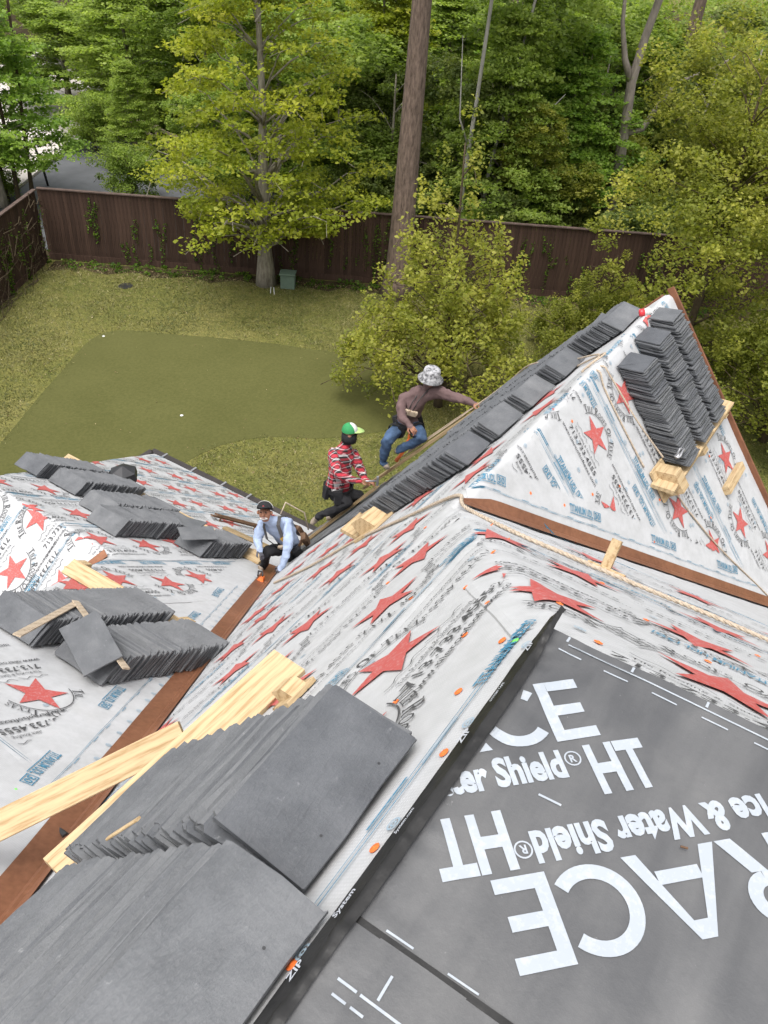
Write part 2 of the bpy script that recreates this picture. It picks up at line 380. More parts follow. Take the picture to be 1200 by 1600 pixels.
# in-plane frames: (a = along the contour, s = distance down the slope) -> x, y ; right-handed print axes (p, q)
PL = {
    'M': dict(xy=lambda a, s: (a, s / HM), q=1, S=SA, ids=idA, k=0, o=(0, 0, 0), al=(1, 0, 0), dn=(0, 1, -kM)),
    'R': dict(xy=lambda a, s: (s / HR, a), q=-1, S=SA, ids=idA, k=1, o=(0, 0, 0), al=(0, 1, 0), dn=(1, 0, -kR)),
    'G': dict(xy=lambda a, s: (a, yR - s / HM), q=-1, S=SA, ids=idA, k=2, o=(0, yR, zR), al=(1, 0, 0), dn=(0, -1, -kM)),
    'L': dict(xy=lambda a, s: (s / HR, a), q=-1, S=SB, ids=idB, k=3, o=(0, 0, cL), al=(0, 1, 0), dn=(1, 0, -kR)),
    'L2': dict(xy=lambda a, s: (xr - s / HR, a), q=1, S=SB, ids=idB, k=4, o=(xr, 0, zr), al=(0, 1, 0), dn=(-1, 0, -kR)),
}
for d in PL.values():
    d['o'] = Vector(d['o']); d['al'] = Vector(d['al']); d['dn'] = Vector(d['dn']).normalized()
    n = d['al'].cross(d['dn']); d['n'] = n if n.z > 0 else -n
def P(pl, a, s, o=0.0):
    d = PL[pl]; return d['o'] + d['al'] * a + d['dn'] * s + d['n'] * o

house = empty('house', (0, 0, -11.3))
tag(house, 'brick house with its steep roof stripped to white printed underlayment, copper valleys and grey deck', 'house')
SLOPE = {}
def slope_mesh(fn, ids, X0, X1, Y0, Y1, step, keep, names):
    nx = int(round((X1 - X0) / step)) + 1; ny = int(round((Y1 - Y0) / step)) + 1
    xs = np.linspace(X0, X1, nx); ys = np.linspace(Y0, Y1, ny); X, Y = np.meshgrid(xs, ys, indexing='ij')
    Z = fn(X, Y); e = 1e-3
    N = np.stack([-(fn(X + e, Y) - fn(X - e, Y)) / (2 * e), -(fn(X, Y + e) - fn(X, Y - e)) / (2 * e), np.ones_like(X)], -1)
    N /= np.linalg.norm(N, axis=-1, keepdims=True)
    V = np.stack([X, Y, Z], -1).reshape(-1, 3); N = N.reshape(-1, 3)
    cx = (X[:-1, :-1] + X[1:, 1:]) / 2; cy = (Y[:-1, :-1] + Y[1:, 1:]) / 2
    cid = ids(cx, cy); ok = keep(cx, cy)
    I = np.arange(nx * ny).reshape(nx, ny)
    Q = np.stack([I[:-1, :-1], I[1:, :-1], I[1:, 1:], I[:-1, 1:]], -1)
    for k, (nm, lab) in names.items():
        q = Q[(cid == k) & ok]
        if not len(q): continue
        u, inv = np.unique(q, return_inverse=True)
        me = tri_mesh(nm, V[u] - np.array(house.location), inv.reshape(-1, 4), MT['under'])
        me.shade_smooth()
        me.normals_split_custom_set_from_vertices([tuple(n) for n in N[u]])
        o = bpy.data.objects.new(nm, me); link(o, house); o['label'] = lab; SLOPE[k] = o
dk = lambda X, Y: ~((X < 0) & (Y < 0))
slope_mesh(SA, idA, -2.6, xE, -3.6, 6.4, .04, lambda X, Y: dk(X, Y) & (hA(X, Y) > hB(X, Y) - .12),
           {0: ('roof_underlayment', 'steep slope below the black tape, stacks of slate near the deck'), 1: ('roof_underlayment', 'shallow slope between grey deck and right copper valley'), 2: ('roof_underlayment', 'triangular slope with three tall slate stacks')})
slope_mesh(SB, idB, -2.6, 8.1, .2, 11.0, .045, lambda X, Y: (hB(X, Y) > hA(X, Y) - .12 + 0 * X) & (hB(X, Y) > EAVE - .05) | ((X > xE) & (Y > 4.4) & (hB(X, Y) > EAVE - .05)),
           {3: ('roof_underlayment', 'broad left slope running down to the dark eave'), 4: ('roof_underlayment', 'slope behind the left ridge'), 5: ('roof_underlayment', 'hidden hip slope at the left'), 6: ('roof_underlayment', 'far hip end')})

# walls under the roof
def wall(x0, x1, y0, y1, z0, z1):
    b = MB().box(((x0 + x1) / 2, (y0 + y1) / 2, (z0 + z1) / 2), ((x1 - x0) / 2, 0, 0), (0, (y1 - y0) / 2, 0), (0, 0, (z1 - z0) / 2)); return b.obj('wall', MT['wall'], house)
wall(-5.0, 6.45, -3.3, 4.6, -11.3, -8.0)
wall(-5.0, 7.75, 4.61, 10.5, -11.3, -8.55)
# gable end wall below the near wing's rakes
gv = [(6.48, yR, zR - .15), (6.48, -3.3, zR + kM * (-3.3 - yR) - .15), (6.48, -3.3, -8.0), (6.48, 5.6, -8.0), (6.48, 5.6, -kM * 5.6 - .15)]
gv2 = [(6.3, y, z) for _, y, z in gv]
build('gable_wall', gv + gv2, [(0, 1, 2, 3, 4), (9, 8, 7, 6, 5)] + [(i, (i + 1) % 5 + 0, (i + 1) % 5 + 5, i + 5) for i in range(5)], MT['wall'], house)

# eave and rake trim
def trim(name, mat, pts, w, h, parent=house):
    m_ = MB()
    for p0, p1 in zip(pts[:-1], pts[1:]):
        p0, p1 = Vector(p0), Vector(p1); t = (p1 - p0); c = (p0 + p1) / 2
        side = Vector((0, 0, 1)).cross(t).normalized(); up = t.cross(side).normalized() * -1
        m_.box(c, t / 2, side * w, up * h, .004)
    return m_.obj(name, mat, parent)
trim('eave_trim', MT['trim'], [(8.13, 11.05, EAVE - .04), (8.13, 4.4, EAVE - .04)], .06, .075)
trim('eave_trim', MT['trim'], [(8.10, 11.05, EAVE - .04), (-2, 11.05, EAVE - .04)], .06, .075)
for yy in (10.7, 9.9, 9.1, 8.45):
    MB().box((8.13, yy, EAVE + .03), (.075, 0, 0), (0, .02, 0), (0, 0, .018)).obj('gutter_strap', MT['steel'], house)
rake_o = trim('rake_trim', MT['rake'], [(xE + .014, yR + .01, zR + .035), (xE + .014, -3.6, zR + kM * (-3.6 - yR) + .035)], .014, .035)
trim('rake_trim', MT['rake'], [(xE + .02, yR + .03, zR - .10), (xE + .02, 6.0, -kM * 6.0 - .06)], .035, .06)

# copper valleys
def valley(dirv, p0, t0, t1, perp1, w1, w2, perp2, nm='copper_valley', taper=False):
    """strip along a valley line: flange w1 on one slope, w2 on the other, folded rib in the middle"""
    dirv = Vector(dirv).normalized(); n = 60; vs = []; fs = []
    perp1 = Vector(perp1).normalized(); perp2 = Vector(perp2).normalized()
    for i in range(n + 1):
        t = t0 + (t1 - t0) * i / n; p = Vector(p0) + dirv * t
        a = 1 + .03 * float(noise2(t * 2.3, 1.5, 8)); b = 1 + .03 * float(noise2(t * 2.1, 4.5, 9))
        up = Vector((0, 0, .021))
        if taper: a *= min(1, .3 + (t - t0) * 2.2); b *= min(1, .3 + (t - t0) * 2.2)
        row = [p + perp1 * w1 * a + up, p + perp1 * .022 + up, p + Vector((0, 0, .042)), p + perp2 * .022 + up, p + perp2 * w2 * b + up]
        vs += row
    for i in range(n):
        for j in range(4): fs.append((i * 5 + j, i * 5 + j + 1, i * 5 + j + 6, i * 5 + j + 5))
    return build(nm, vs, fs, MT['copper'], house)
def perp_in(dn, n, dirv):
    """direction in a slope (normal n), square to the valley, pointing up the slope"""
    n = Vector(n).normalized(); q = n.cross(Vector(dirv).normalized()); return q if q.z > 0 else -q
nMv, nLv, nGv = (0, kM, 1), (kR, 0, 1), (0, -kM, 1)
d1 = Vector((kM, kR, -kM * kR)); v1p = Vector(((kM * 2 + cL) / kR, 2.0, -kM * 2))
v1 = valley(d1, v1p, -2.3, 7.2, perp_in(0, nLv, d1), .135, .10, perp_in(0, nMv, d1)); v1['label'] = 'long copper valley flashing the crouching worker kneels at'
d2 = Vector((kM, -kR, -kM * kR)); v2p = Vector((-zR / kR, yR, zR))
v2 = valley(d2, v2p, .05, 6.0, perp_in(0, nGv, d2), .095, .085, perp_in(0, nLv, d2), taper=True); v2['label'] = 'copper valley flashing below the triangular slope'
d3 = Vector((-kM, kR, -kM * kR)); v3 = valley(d3, (xr, yr0, zr), .06, 1.4, perp_in(0, (-kR, 0, 1), d3), .10, .06, perp_in(0, nMv, d3)); v3['label'] = 'short copper valley tip at the left ridge'
# bare copper end under the near planks and its black wrapper
MB().tube([v1p - d1.normalized() * .25 + Vector((.02, .02, .012)), v1p - d1.normalized() * .16 + Vector((-.02, .14, -.02)), v1p - d1.normalized() * .26 + Vector((-.07, .24, .02))], .02, 6).obj('flashing_wrapper', MT['blacktool'], house)

# ------------------------------------------------------------------ printed underlayment
_tc = {}
def text2d(body, res=2, bold=0.0):
    """flat triangles of a line of text set in Blender's built-in face: cap height about 0.7, baseline 0"""
    key = (body, res, bold)
    if key not in _tc:
        cu = bpy.data.curves.new('t', 'FONT'); cu.body = body; cu.resolution_u = res; cu.offset = bold
        ob = bpy.data.objects.new('t', cu); COL.objects.link(ob)
        dg = bpy.context.evaluated_depsgraph_get(); me = bpy.data.meshes.new_from_object(ob.evaluated_get(dg))
        bm = bmesh.new(); bm.from_mesh(me); bmesh.ops.triangulate(bm, faces=bm.faces)
        V = np.array([v.co[:2] for v in bm.verts]).reshape(-1, 2); bm.verts.index_update()
        T = np.array([[v.index for v in f.verts] for f in bm.faces], int).reshape(-1, 3)
        bm.free(); bpy.data.objects.remove(ob); bpy.data.curves.remove(cu); bpy.data.meshes.remove(me)
        _tc[key] = (V, T)
    return _tc[key]
def fit(body, x0, x1, y0, h, bold=0.0, res=2):
    """text stretched to run from x0 to x1 with capitals of height h above baseline y0"""
    V, T = text2d(body, res, bold); V = V.copy()
    lo, hi = V[:, 0].min(), V[:, 0].max()
    V[:, 0] = x0 + (V[:, 0] - lo) * (x1 - x0) / (hi - lo); V[:, 1] = y0 + V[:, 1] * h / .70
    return V, T
def quad(x0, y0, x1, y1):
    return np.array([(x0, y0), (x1, y0), (x1, y1), (x0, y1)]), np.array([(0, 1, 2), (0, 2, 3)])
def stroke(pts, w):
    pts = np.array(pts, float); V = []; T = []
    for i, p in enumerate(pts):
        t = pts[min(i + 1, len(pts) - 1)] - pts[max(i - 1, 0)]; t /= np.linalg.norm(t) + 1e-9
        n = np.array([-t[1], t[0]]) * w / 2; V += [p - n, p + n]
    for i in range(len(pts) - 1): k = 2 * i; T += [(k, k + 2, k + 1), (k + 1, k + 2, k + 3)]
    return np.array(V), np.array(T)
def join(parts):
    V = []; T = []; k = 0
    for v, t in parts: V.append(v); T.append(np.asarray(t) + k); k += len(v)
    return np.concatenate(V), np.concatenate(T)
# seriffed capitals for the curved lettering, on a unit cap height
def serif_glyph(ch):
    th, tn, sf = .17, .07, .055
    Q = []; b = lambda *a: Q.append(quad(*a)); ln = lambda p, q, w: Q.append(stroke([p, q], w))
    arc = lambda cx, cy, rx, ry, a0, a1, w: Q.append(stroke([(cx + rx * math.cos(t), cy + ry * math.sin(t)) for t in np.linspace(math.radians(a0), math.radians(a1), 13)], w))
    if ch == 'T': b(.27, 0, .27 + th, 1); b(0, 1 - tn, .71, 1); b(0, .78, .05, 1); b(.66, .78, .71, 1); b(.17, 0, .54, sf); w = .74
    elif ch == 'I': b(.1, 0, .1 + th, 1); b(0, 0, .37, sf); b(0, 1 - sf, .37, 1); w = .42
    elif ch == 'L': b(.1, 0, .1 + th, 1); b(0, 0, .62, tn); b(.57, 0, .62, .28); b(0, 1 - sf, .37, 1); w = .66
    elif ch == 'E': b(.1, 0, .1 + th, 1); b(0, 0, .62, tn); b(0, 1 - tn, .6, 1); b(.1, .47, .46, .47 + tn); b(.57, 0, .62, .26); b(.55, .76, .6, 1); b(.42, .36, .46, .64); w = .68
    elif ch == 'F': b(.1, 0, .1 + th, 1); b(0, 0, .37, sf); b(0, 1 - tn, .6, 1); b(.1, .47, .46, .47 + tn); b(.55, .76, .6, 1); b(.42, .36, .46, .64); w = .64
    elif ch == 'R': b(.1, 0, .1 + th, 1); b(0, 0, .37, sf); b(0, 1 - tn, .34, 1); b(.1, .46, .34, .46 + tn); arc(.34, .73, .21, .235, 90, -90, .13); ln((.36, .48), (.68, .02), .15); b(.6, 0, .8, sf); w = .82
    elif ch == 'O': arc(.42, .5, .34, .45, 0, 360, .13); w = .86
    elif ch == 'S': arc(.28, .735, .19, .225, 40, 270, .11); arc(.28, .265, .21, .225, 90, -140, .11); b(.45, .72, .49, .97); b(.03, .03, .07, .3); w = .56
    elif ch == 'X': ln((.12, .98), (.62, .02), .16); ln((.62, .98), (.12, .02), .07); b(0, 0, .26, sf); b(.5, 0, .8, sf); b(0, 1 - sf, .28, 1); b(.5, 1 - sf, .76, 1); w = .82
    elif ch == 'A': ln((.12, .02), (.4, 1), .07); ln((.4, 1), (.68, .02), .16); b(.22, .3, .56, .3 + tn); b(0, 0, .26, sf); b(.54, 0, .82, sf); w = .84
    else: return None, .32
    return join(Q), w
_sg = {}
def serif_line(words, gap=.40):
    """each word: large first letter, small capitals after it"""
    out = []; x = 0
    for wd in words:
        for i, ch in enumerate(wd):
            sz = 1.0 if i == 0 else .72
            if ch not in _sg: _sg[ch] = serif_glyph(ch)
            (V, T), w = _sg[ch]
            out.append((V * sz + np.array([x, 0]), T)); x += (w + .06) * sz
        x += gap
    V, T = join(out); return V, T, x - gap
def arc_map(V, total, R, cx, cy, span, h, mid=90):
    """bend a line of length `total` and unit cap height onto a circle: span in degrees"""
    ang = np.radians(mid + span / 2 - V[:, 0] / total * span); r = R + V[:, 1] * h
    return np.stack([cx + r * np.cos(ang), cy + r * np.sin(ang)], -1)
def split2d(V, T, maxlen):
    """cut triangles until no edge is longer than maxlen, so that print can lie over folds"""
    tri = V[T]
    for _ in range(6):
        e = np.linalg.norm(tri - np.roll(tri, -1, 1), axis=2); big = e.max(1) > maxlen
        if not big.any(): break
        t = tri[big]; k = e[big].argmax(1); r = np.arange(len(t))
        a, b_, c = t[r, k], t[r, (k + 1) % 3], t[r, (k + 2) % 3]; mid = (a + b_) / 2
        tri = np.concatenate([tri[~big], np.stack([a, mid, c], 1), np.stack([mid, b_, c], 1)])
    return tri
def star2d(R, cx=0, cy=0):
    pts = []
    for i in range(10):
        r = R if i % 2 == 0 else R * .40; a = math.radians(90 + 36 * i); pts.append((cx + r * math.cos(a), cy + r * math.sin(a)))
    V = np.array([(cx, cy)] + pts); T = [(0, i + 1, (i + 1) % 10 + 1) for i in range(10)]; return V, np.array(T)
def motif():
    """star, curved name, flourish and three lines, as printed on the roll; reading along +x"""
    sv, st = star2d(.172, 0, .05)
    V, T, w = serif_line(['TILE', 'ROOFS', 'OF', 'TEXAS'])
    arcV = arc_map(V, w, .215, 0, .02, 150, .062)
    rule = stroke([(.205 * math.cos(t), .02 + .205 * math.sin(t)) for t in np.linspace(math.radians(168), math.radians(12), 40)], .006)
    blk = [(arcV, T), rule]
    xs = np.linspace(-.20, .20, 60)
    for sgn in (-1, 1):
        blk.append(stroke([(x, -.105 + .011 * math.sin(x * 75 + sgn) * (1 - .3 * abs(x) / .2)) for x in xs if x * sgn > .01], .0038))
    blk.append(fit('Tile Roofing & Slate Roofing', -.19, .19, -.165, .024, .0))
    blk.append(fit('713.733.4555', -.225, .225, -.235, .046, .012))
    blk.append(fit('www.tileroofsoftexas.com', -.29, .29, -.295, .030, .010))
    return dict(red=split2d(sv, st, .05), black=split2d(*join(blk), .05))
def titanium():
    """blue product mark between the stars"""
    a = [fit('TITANIUM UDL', -.20, .10, -.030, .058, .02)]
    a.append(fit('30', .125, .195, -.022, .046, .02))
    fr = [quad(.113, -.036, .207, -.030), quad(.113, .030, .207, .036), quad(.113, -.03, .119, .03), quad(.201, -.03, .207, .03), quad(-.20, -.046, .10, -.040)]
    return dict(blue=split2d(*join(a + fr), .06))
def linemarks(length):
    """thin blue lines and small round marks along the lap edge of a roll"""
    b = [quad(-length / 2, .0, length / 2, .004), quad(-length / 2, .018, length / 2, .021)]
    x = -length / 2 + .1
    pale = []
    while x < length / 2:
        b.append(quad(x, .028, x + .16, .036)); pale.append(quad(x + .2, .008, x + .36, .014)); x += .62
    return dict(blue=split2d(*join(b), .06), paleblue=split2d(*join(pale), .06))
def rings():
    r = lambda cx, cy, R: stroke([(cx + R * math.cos(t), cy + R * math.sin(t)) for t in np.linspace(0, 6.283, 11)], .0035)
    return r
MOT, TIT, LMK = motif(), titanium(), linemarks(2.4)
def motif_light():
    sv, st = star2d(.172, 0, .05); V, T, w = serif_line(['TILE', 'ROOFS', 'OF', 'TEXAS'])
    return dict(red=split2d(sv, st, .05), black=split2d(*join([(arc_map(V, w, .215, 0, .02, 150, .055), T), fit('713.733.4555', -.20, .20, -.225, .034, 0), fit('www.tileroofsoftexas.com', -.25, .25, -.285, .018, 0)]), .05))
MOTL = motif_light()
def shortmark():
    r = []
    for x in (0,): r += [stroke([(x + .016 * math.cos(t), .016 * math.sin(t)) for t in np.linspace(0, 6.283, 12)], .005), stroke([(x + .007 * math.cos(t), .007 * math.sin(t)) for t in np.linspace(0, 6.283, 8)], .005)]
    return dict(paleblue=split2d(*join(r), .05))
RING = shortmark()
PRINTS = {}
VAL = {'L': (v1p, d1.normalized()), 'G': (v2p, d2.normalized()), 'M': (v1p, d1.normalized())}
def vdist(pl, X, Y, Z):
    p, d = VAL[pl]; q_ = np.stack([X - p.x, Y - p.y, Z - p.z], -1); dd = np.array(d); t = q_ @ dd
    return np.linalg.norm(q_ - t[..., None] * dd, axis=-1), t
ZLAY = dict(blue=.0072, paleblue=.0066, red=.0078, black=.0086)
def put(pl, a, s, ang, shapes, clip=True, mirror=False, scale=None, strip=False):
    """lay a printed shape on a slope: centre (a, s), turned by ang in the slope's right-handed axes"""
    d = PL[pl]; c, sn = math.cos(math.radians(ang)), math.sin(math.radians(ang))
    if scale is None: scale = 1.22 if ((shapes is MOT or shapes is MOTL) and pl != 'G') else 1.0
    for colr, tri in shapes.items():
        x = tri[..., 0] * scale; y = tri[..., 1] * scale
        p = x * c - y * sn; q = x * sn + y * c
        X, Y = d['xy'](a + p, s + q * d['q'])
        if clip:
            ok = d['ids'](X.mean(1), Y.mean(1)) == d['k']
            if pl in 'MRG': ok &= (X.mean(1) < xE - .02) & dk(X.mean(1), Y.mean(1)) & (hA(X.mean(1), Y.mean(1)) > hB(X.mean(1), Y.mean(1)))
            else: ok &= (hB(X.mean(1), Y.mean(1)) > hA(X.mean(1), Y.mean(1))) & (X.mean(1) < 8.05)
            if pl in VAL:
                dist, tt = vdist(pl, X.mean(1), Y.mean(1), d['S'](X.mean(1), Y.mean(1)))
                ok &= (dist > (.11 if strip or pl == 'M' else (.37 if pl == 'G' else .53)))
            X, Y = X[ok], Y[ok]
        if not len(X): continue
        Z = d['S'](X, Y) + (ZLAY[colr] + (.006 if strip else 0)) * (1.5 if pl in 'MG' else 1.2)
        PRINTS.setdefault((d['k'], colr), []).append(np.stack([X, Y, Z], -1))
# near steep slope: rolls run along the contour, stars alternate up and down
def roll(pl, along0, along1, s0, phase, ang, pitch=.57, off=.07, tit=True):
    a = phase - math.ceil((phase - along0) / pitch) * pitch; i = int(round((a - phase) / pitch))
    while a < along1:
        f = (i % 2 == 0)
        put(pl, a, s0 + (off if f else -off), ang if f else ang + 180, MOT if (s0 < 1 and a < .6) else MOTL)
        i += 1; a += pitch
roll('M', -2.4, 6.0, .76, .21, 0); roll('M', -1.5, 4.9, 1.70, .318, 0); roll('M', -.5, 5, 2.62, .122, 0); roll('M', .5, 5.0, 3.58, .52, 0); roll('M', 1.2, 5, 4.5, 1.1, 0); roll('M', 2, 5, 5.4, 2.0, 0); roll('M', 3, 5, 6.3, 3.3, 0)
for j, s0 in enumerate((.20, 1.225, 2.16, 3.1, 4.05, 4.95, 5.85)):
    for a in np.arange(-2 + .37 * j, 5, 1.17):
        if j > 0: put('M', a + .55, s0 + .07, 0, TIT)
    for a in np.arange(-2, 6, 2.4):
        if j in (1, 3, 5): put('M', a, s0, 0, LMK)
for a in np.arange(-2, 0, 1.2): put('M', a, .135, 0, LMK)
put('M', -.02, .13, 0, dict(blue=split2d(*fit('TITANIUM UDL 30', -.16, .16, 0, .05, .02), .05)))
for a in np.arange(-2.2, 6, .31): put('M', a, .075 + .01 * math.sin(a * 9), 0, RING)
for j in range(50): put('M', random.uniform(-1, 5), random.uniform(.3, 5), random.uniform(0, 90), RING)
# shallow slope beyond the deck: the same rolls turn the corner
for (Y_, s_, an) in ((-.42, .30, 180), (.154, .66, 0), (-.98, .66, 0), (-1.55, .3, 180), (-.29, 1.22, 0), (.29, 1.62, 180), (-.86, 1.62, 180), (-1.43, 1.22, 0), (.729, 1.85, 0), (.25, 2.55, 180), (-.32, 2.15, 0), (-.9, 2.55, 180), (.5, 3.2, 0), (-.1, 3.5, 180), (-.7, 3.2, 0), (-1.2, 3.6, 180), (-.9, 4.3, 0)):
    put('R', Y_, s_, an, MOT if s_ < .7 else MOTL)
for (Y_, s_, an) in ((-.36, .86, 0), (-.95, .98, 0), (.1, 2.05, 0), (-.2, 2.9, 0)): put('R', Y_, s_, an, TIT)
for s_ in (1.9, 3.8): put('R', -.6, s_, 0, LMK); put('R', 1.8, s_, 0, LMK)
for j in range(30): put('R', random.uniform(-1.5, 1.2), random.uniform(.1, 3.5), random.uniform(0, 90), RING)
# triangular slope: rolls run down the fall line
for x0, ph in ((2.5, -.28), (3.5, .44), (4.5, 2.11), (5.5, 1.69)):
    i0 = 0
    for i in range(-5, 7):
        s_ = ph + i * .575; f = i % 2 == 0
        put('G', x0 + (.66 if f else .46), s_, -90 if f else 90, MOT)
        if i % 2 == 0: put('G', x0 + .12, s_ + .08, -90, TIT)
        else: put('G', x0 + .90, s_ + .2, 90, TIT)
    for s_ in (.8, 3.2): put('G', x0, s_, -90, LMK); put('G', x0 + .05, s_, -90, LMK)
for j in range(150): put('G', random.uniform(2.6, 6.5), random.uniform(.05, 3.4), random.uniform(0, 90), RING)
vang2 = math.degrees(math.atan2(-(kR * HR / 1.0) * 0 - 1, 1))
# far left slopes: rolls run down the fall line
for y0, ph in ((1.62, -.37), (2.58, .096), (3.22, .373), (4.8, 2.785), (5.85, 4.21), (6.80, 4.0), (7.65, 4.226), (8.5, 9.03), (9.35, 8.77), (10.2, 10.1)):
    for i in range(-10, 16):
        s_ = ph + i * .66; f = i % 2 == 0
        if s_ < -1.5 or s_ > 10: continue
        if y0 in (2.58, 3.22, 1.62) and not (abs(s_ - ph) < .1 or s_ > ph + 1.0): continue
        put('L', y0, s_, 90 if f == (y0 != 4.8) else -90, MOT)
        if y0 > 4: put('L', y0 + .45, s_ + .3, 90, TIT)
    if y0 > 4:
        for s_ in (1.0, 3.4, 5.8, 8.2): put('L', y0 + .52, s_, 90, LMK)
for y0, ph in ((5.9, .55), (6.59, .70), (7.4, .3), (8.2, .6)):
    for i in range(-1, 4):
        put('L2', y0, ph + i * .66, 90 if i % 2 == 0 else -90, MOT)
    put('L2', y0 - .40, ph + .1, 90, TIT); put('L2', y0 - .46, 1.0, 90, LMK)
put('L', 2.12, -.33, 180, dict(blue=split2d(*join([fit('TITANIUM UDL 30', -.24, .24, 0, .085, .02)]), .06)))
put('L', 2.2, -.22, 180, LMK)
for y_, s_, an in ((4.15, -.35, 90), (4.15, .30, -90), (3.25, -.95, -90), (2.4, -1.2, 90), (5.0, .3, 90), (5.0, .95, -90), (4.9, -.4, -90)): put('L', y_, s_, an, MOT)
for j in range(140): put('L', random.uniform(1.8, 10), random.uniform(-.6, 9), random.uniform(0, 90), RING)
for j in range(20): put('L2', random.uniform(5.6, 8), random.uniform(.1, 1.5), random.uniform(0, 90), RING)
# marks running parallel to the two long valleys
def along_valley(pl, p, dirv, side, off, t0, t1, rot180=False):
    d = PL[pl]; dirv = Vector(dirv).normalized()
    for t in np.arange(t0, t1, 1.15):
        w = Vector(p) + dirv * t + Vector(side) * off
        loc = w - d['o']; a, s = loc.dot(d['al']), loc.dot(d['dn'])
        va, vs = dirv.dot(d['al']), dirv.dot(d['dn']) * d['q']
        an = math.degrees(math.atan2(vs, va)) + (180 if rot180 else 0)
        put(pl, a, s, an, TIT, strip=True)
        sd2 = Vector(side) * .10; loc2 = loc - sd2
        put(pl, loc2.dot(d['al']), loc2.dot(d['dn']), an, {k: v * .5 for k, v in LMK.items()}, strip=True)
        loc3 = loc - Vector(side) * .2 + dirv * .3
        for e in (0, .2, .4, .6, .8, 1.0): l4 = loc3 + dirv * e; put(pl, l4.dot(d['al']), l4.dot(d['dn']), 30, RING, strip=True)
def strip_sheet(pl, t0, t1, w0, w1, lab):
    d = PL[pl]; p, dv = VAL[pl]; pe = perp_in(0, nLv if pl == 'L' else nGv, dv); ts = np.arange(t0, t1, .04); ws = np.linspace(w0, w1, 13)
    T_, W_ = np.meshgrid(ts, ws, indexing='ij'); W_ = W_ + .012 * noise2(T_ * 3, W_ * 0 + 1, 91) * (W_ > .4)
    X = p.x + dv.x * T_ + pe.x * W_; Y = p.y + dv.y * T_ + pe.y * W_; Z = d['S'](X, Y) + .0075 + .002 * np.abs(noise2(T_ * 6, W_ * 9, 92)) * (W_ > .3)
    nx, ny = X.shape; I = np.arange(nx * ny).reshape(nx, ny); Q = np.stack([I[:-1, :-1], I[1:, :-1], I[1:, 1:], I[:-1, 1:]], -1).reshape(-1, 4)
    me = tri_mesh('valley_sheet', np.stack([X, Y, Z], -1).reshape(-1, 3) - np.array(house.location), Q, MT['under']); me.shade_smooth()
    o = bpy.data.objects.new('valley_sheet', me); link(o, house); o['label'] = lab
strip_sheet('L', -2.2, 7.0, .02, .50, 'strip of underlayment lapped beside the long copper valley')
strip_sheet('G', .12, 5.0, .02, .34, 'strip of underlayment lapped above the right copper valley')
along_valley('L', v1p, d1, perp_in(0, nLv, d1), .36, .3, 5.5, True)
along_valley('G', v2p, d2, perp_in(0, nGv, d2), .255, .3, 4.2, False)
NAMEC = dict(red='star_print', black='black_lettering', blue='blue_lettering', paleblue='pale_mark')
for (k, colr), lst in PRINTS.items():
    tri = np.concatenate(lst); V = tri.reshape(-1, 3) - np.array(house.location)
    me = tri_mesh(NAMEC[colr], V, np.arange(len(V)).reshape(-1, 3), MT[colr])
    o = bpy.data.objects.new(NAMEC[colr], me); link(o, SLOPE[k]); o['kind'] = 'stuff'

def lap(pl, pts, w=.030, h=.0095):
    d = PL[pl]; fine = []
    for (a0, s0), (a1, s1) in zip(pts[:-1], pts[1:]):
        k = max(2, int(math.hypot(a1 - a0, s1 - s0) / .05)); fine += [(a0 + (a1 - a0) * i / k, s0 + (s1 - s0) * i / k) for i in range(k)]
    fine.append(pts[-1]); A = np.array(fine); t = np.gradient(A, axis=0); t /= np.linalg.norm(t, axis=1, keepdims=True) + 1e-9; nn = np.stack([-t[:, 1], t[:, 0]], -1)
    rows = []
    for off, hh in ((0, -.004), (.001, h), (w, .0085), (w + .05, .001)):
        q_ = A + nn * (off + .006 * noise2(A[:, 0] * 3, A[:, 1] * 3, 95)[:, None]); X, Y = d['xy'](q_[:, 0], q_[:, 1]); rows.append(np.stack([X, Y, d['S'](X, Y) + hh], -1))
    V = np.stack(rows, 1); ok = (d['ids'](V[:, 1, 0], V[:, 1, 1]) == d['k'])
    if pl in VAL: ok &= vdist(pl, V[:, 1, 0], V[:, 1, 1], V[:, 1, 2])[0] > .3
    ok &= (V[:, 1, 0] < (xE - .03 if pl in 'MRG' else 8.0)); ok &= dk(V[:, 1, 0], V[:, 1, 1])
    f = []
    for i in range(len(A) - 1):
        if ok[i] and ok[i + 1]: f += [(4 * i + j, 4 * i + j + 1, 4 * i + j + 5, 4 * i + j + 4) for j in range(3)]
    if f:
        us = sorted({i for q_ in f for i in q_}); mp_ = {v: i for i, v in enumerate(us)}; build('lap_edge', V.reshape(-1, 3)[us], [tuple(mp_[i] for i in q_) for q_ in f], MT['under'], house)
for s_ in (1.20, 2.13, 3.07): lap('M', [(5.0, s_), (-2.4, s_)])
lap('M', [(.62, .80), (.03, .17)]); lap('M', [(1.9, 1.3), (1.88, 2.1)])
for s_ in (.98, 1.93, 2.9): lap('R', [(-1.8, s_), (1.4, s_)])
for x_ in (2.52, 3.52, 4.52, 5.52): lap('G', [(x_, .04), (x_ + .03, 3.2)])
for y_ in (4.28, 5.33, 6.3, 7.2, 8.1, 9.0, 9.85): lap('L', [(y_, 9.8), (y_, -1.0)])
lap('L', [(2.9, -.16), (1.8, -.22)]); lap('L2', [(6.98, .05), (6.98, 1.8)]); lap('L2', [(6.1, .05), (6.1, 1.8)])
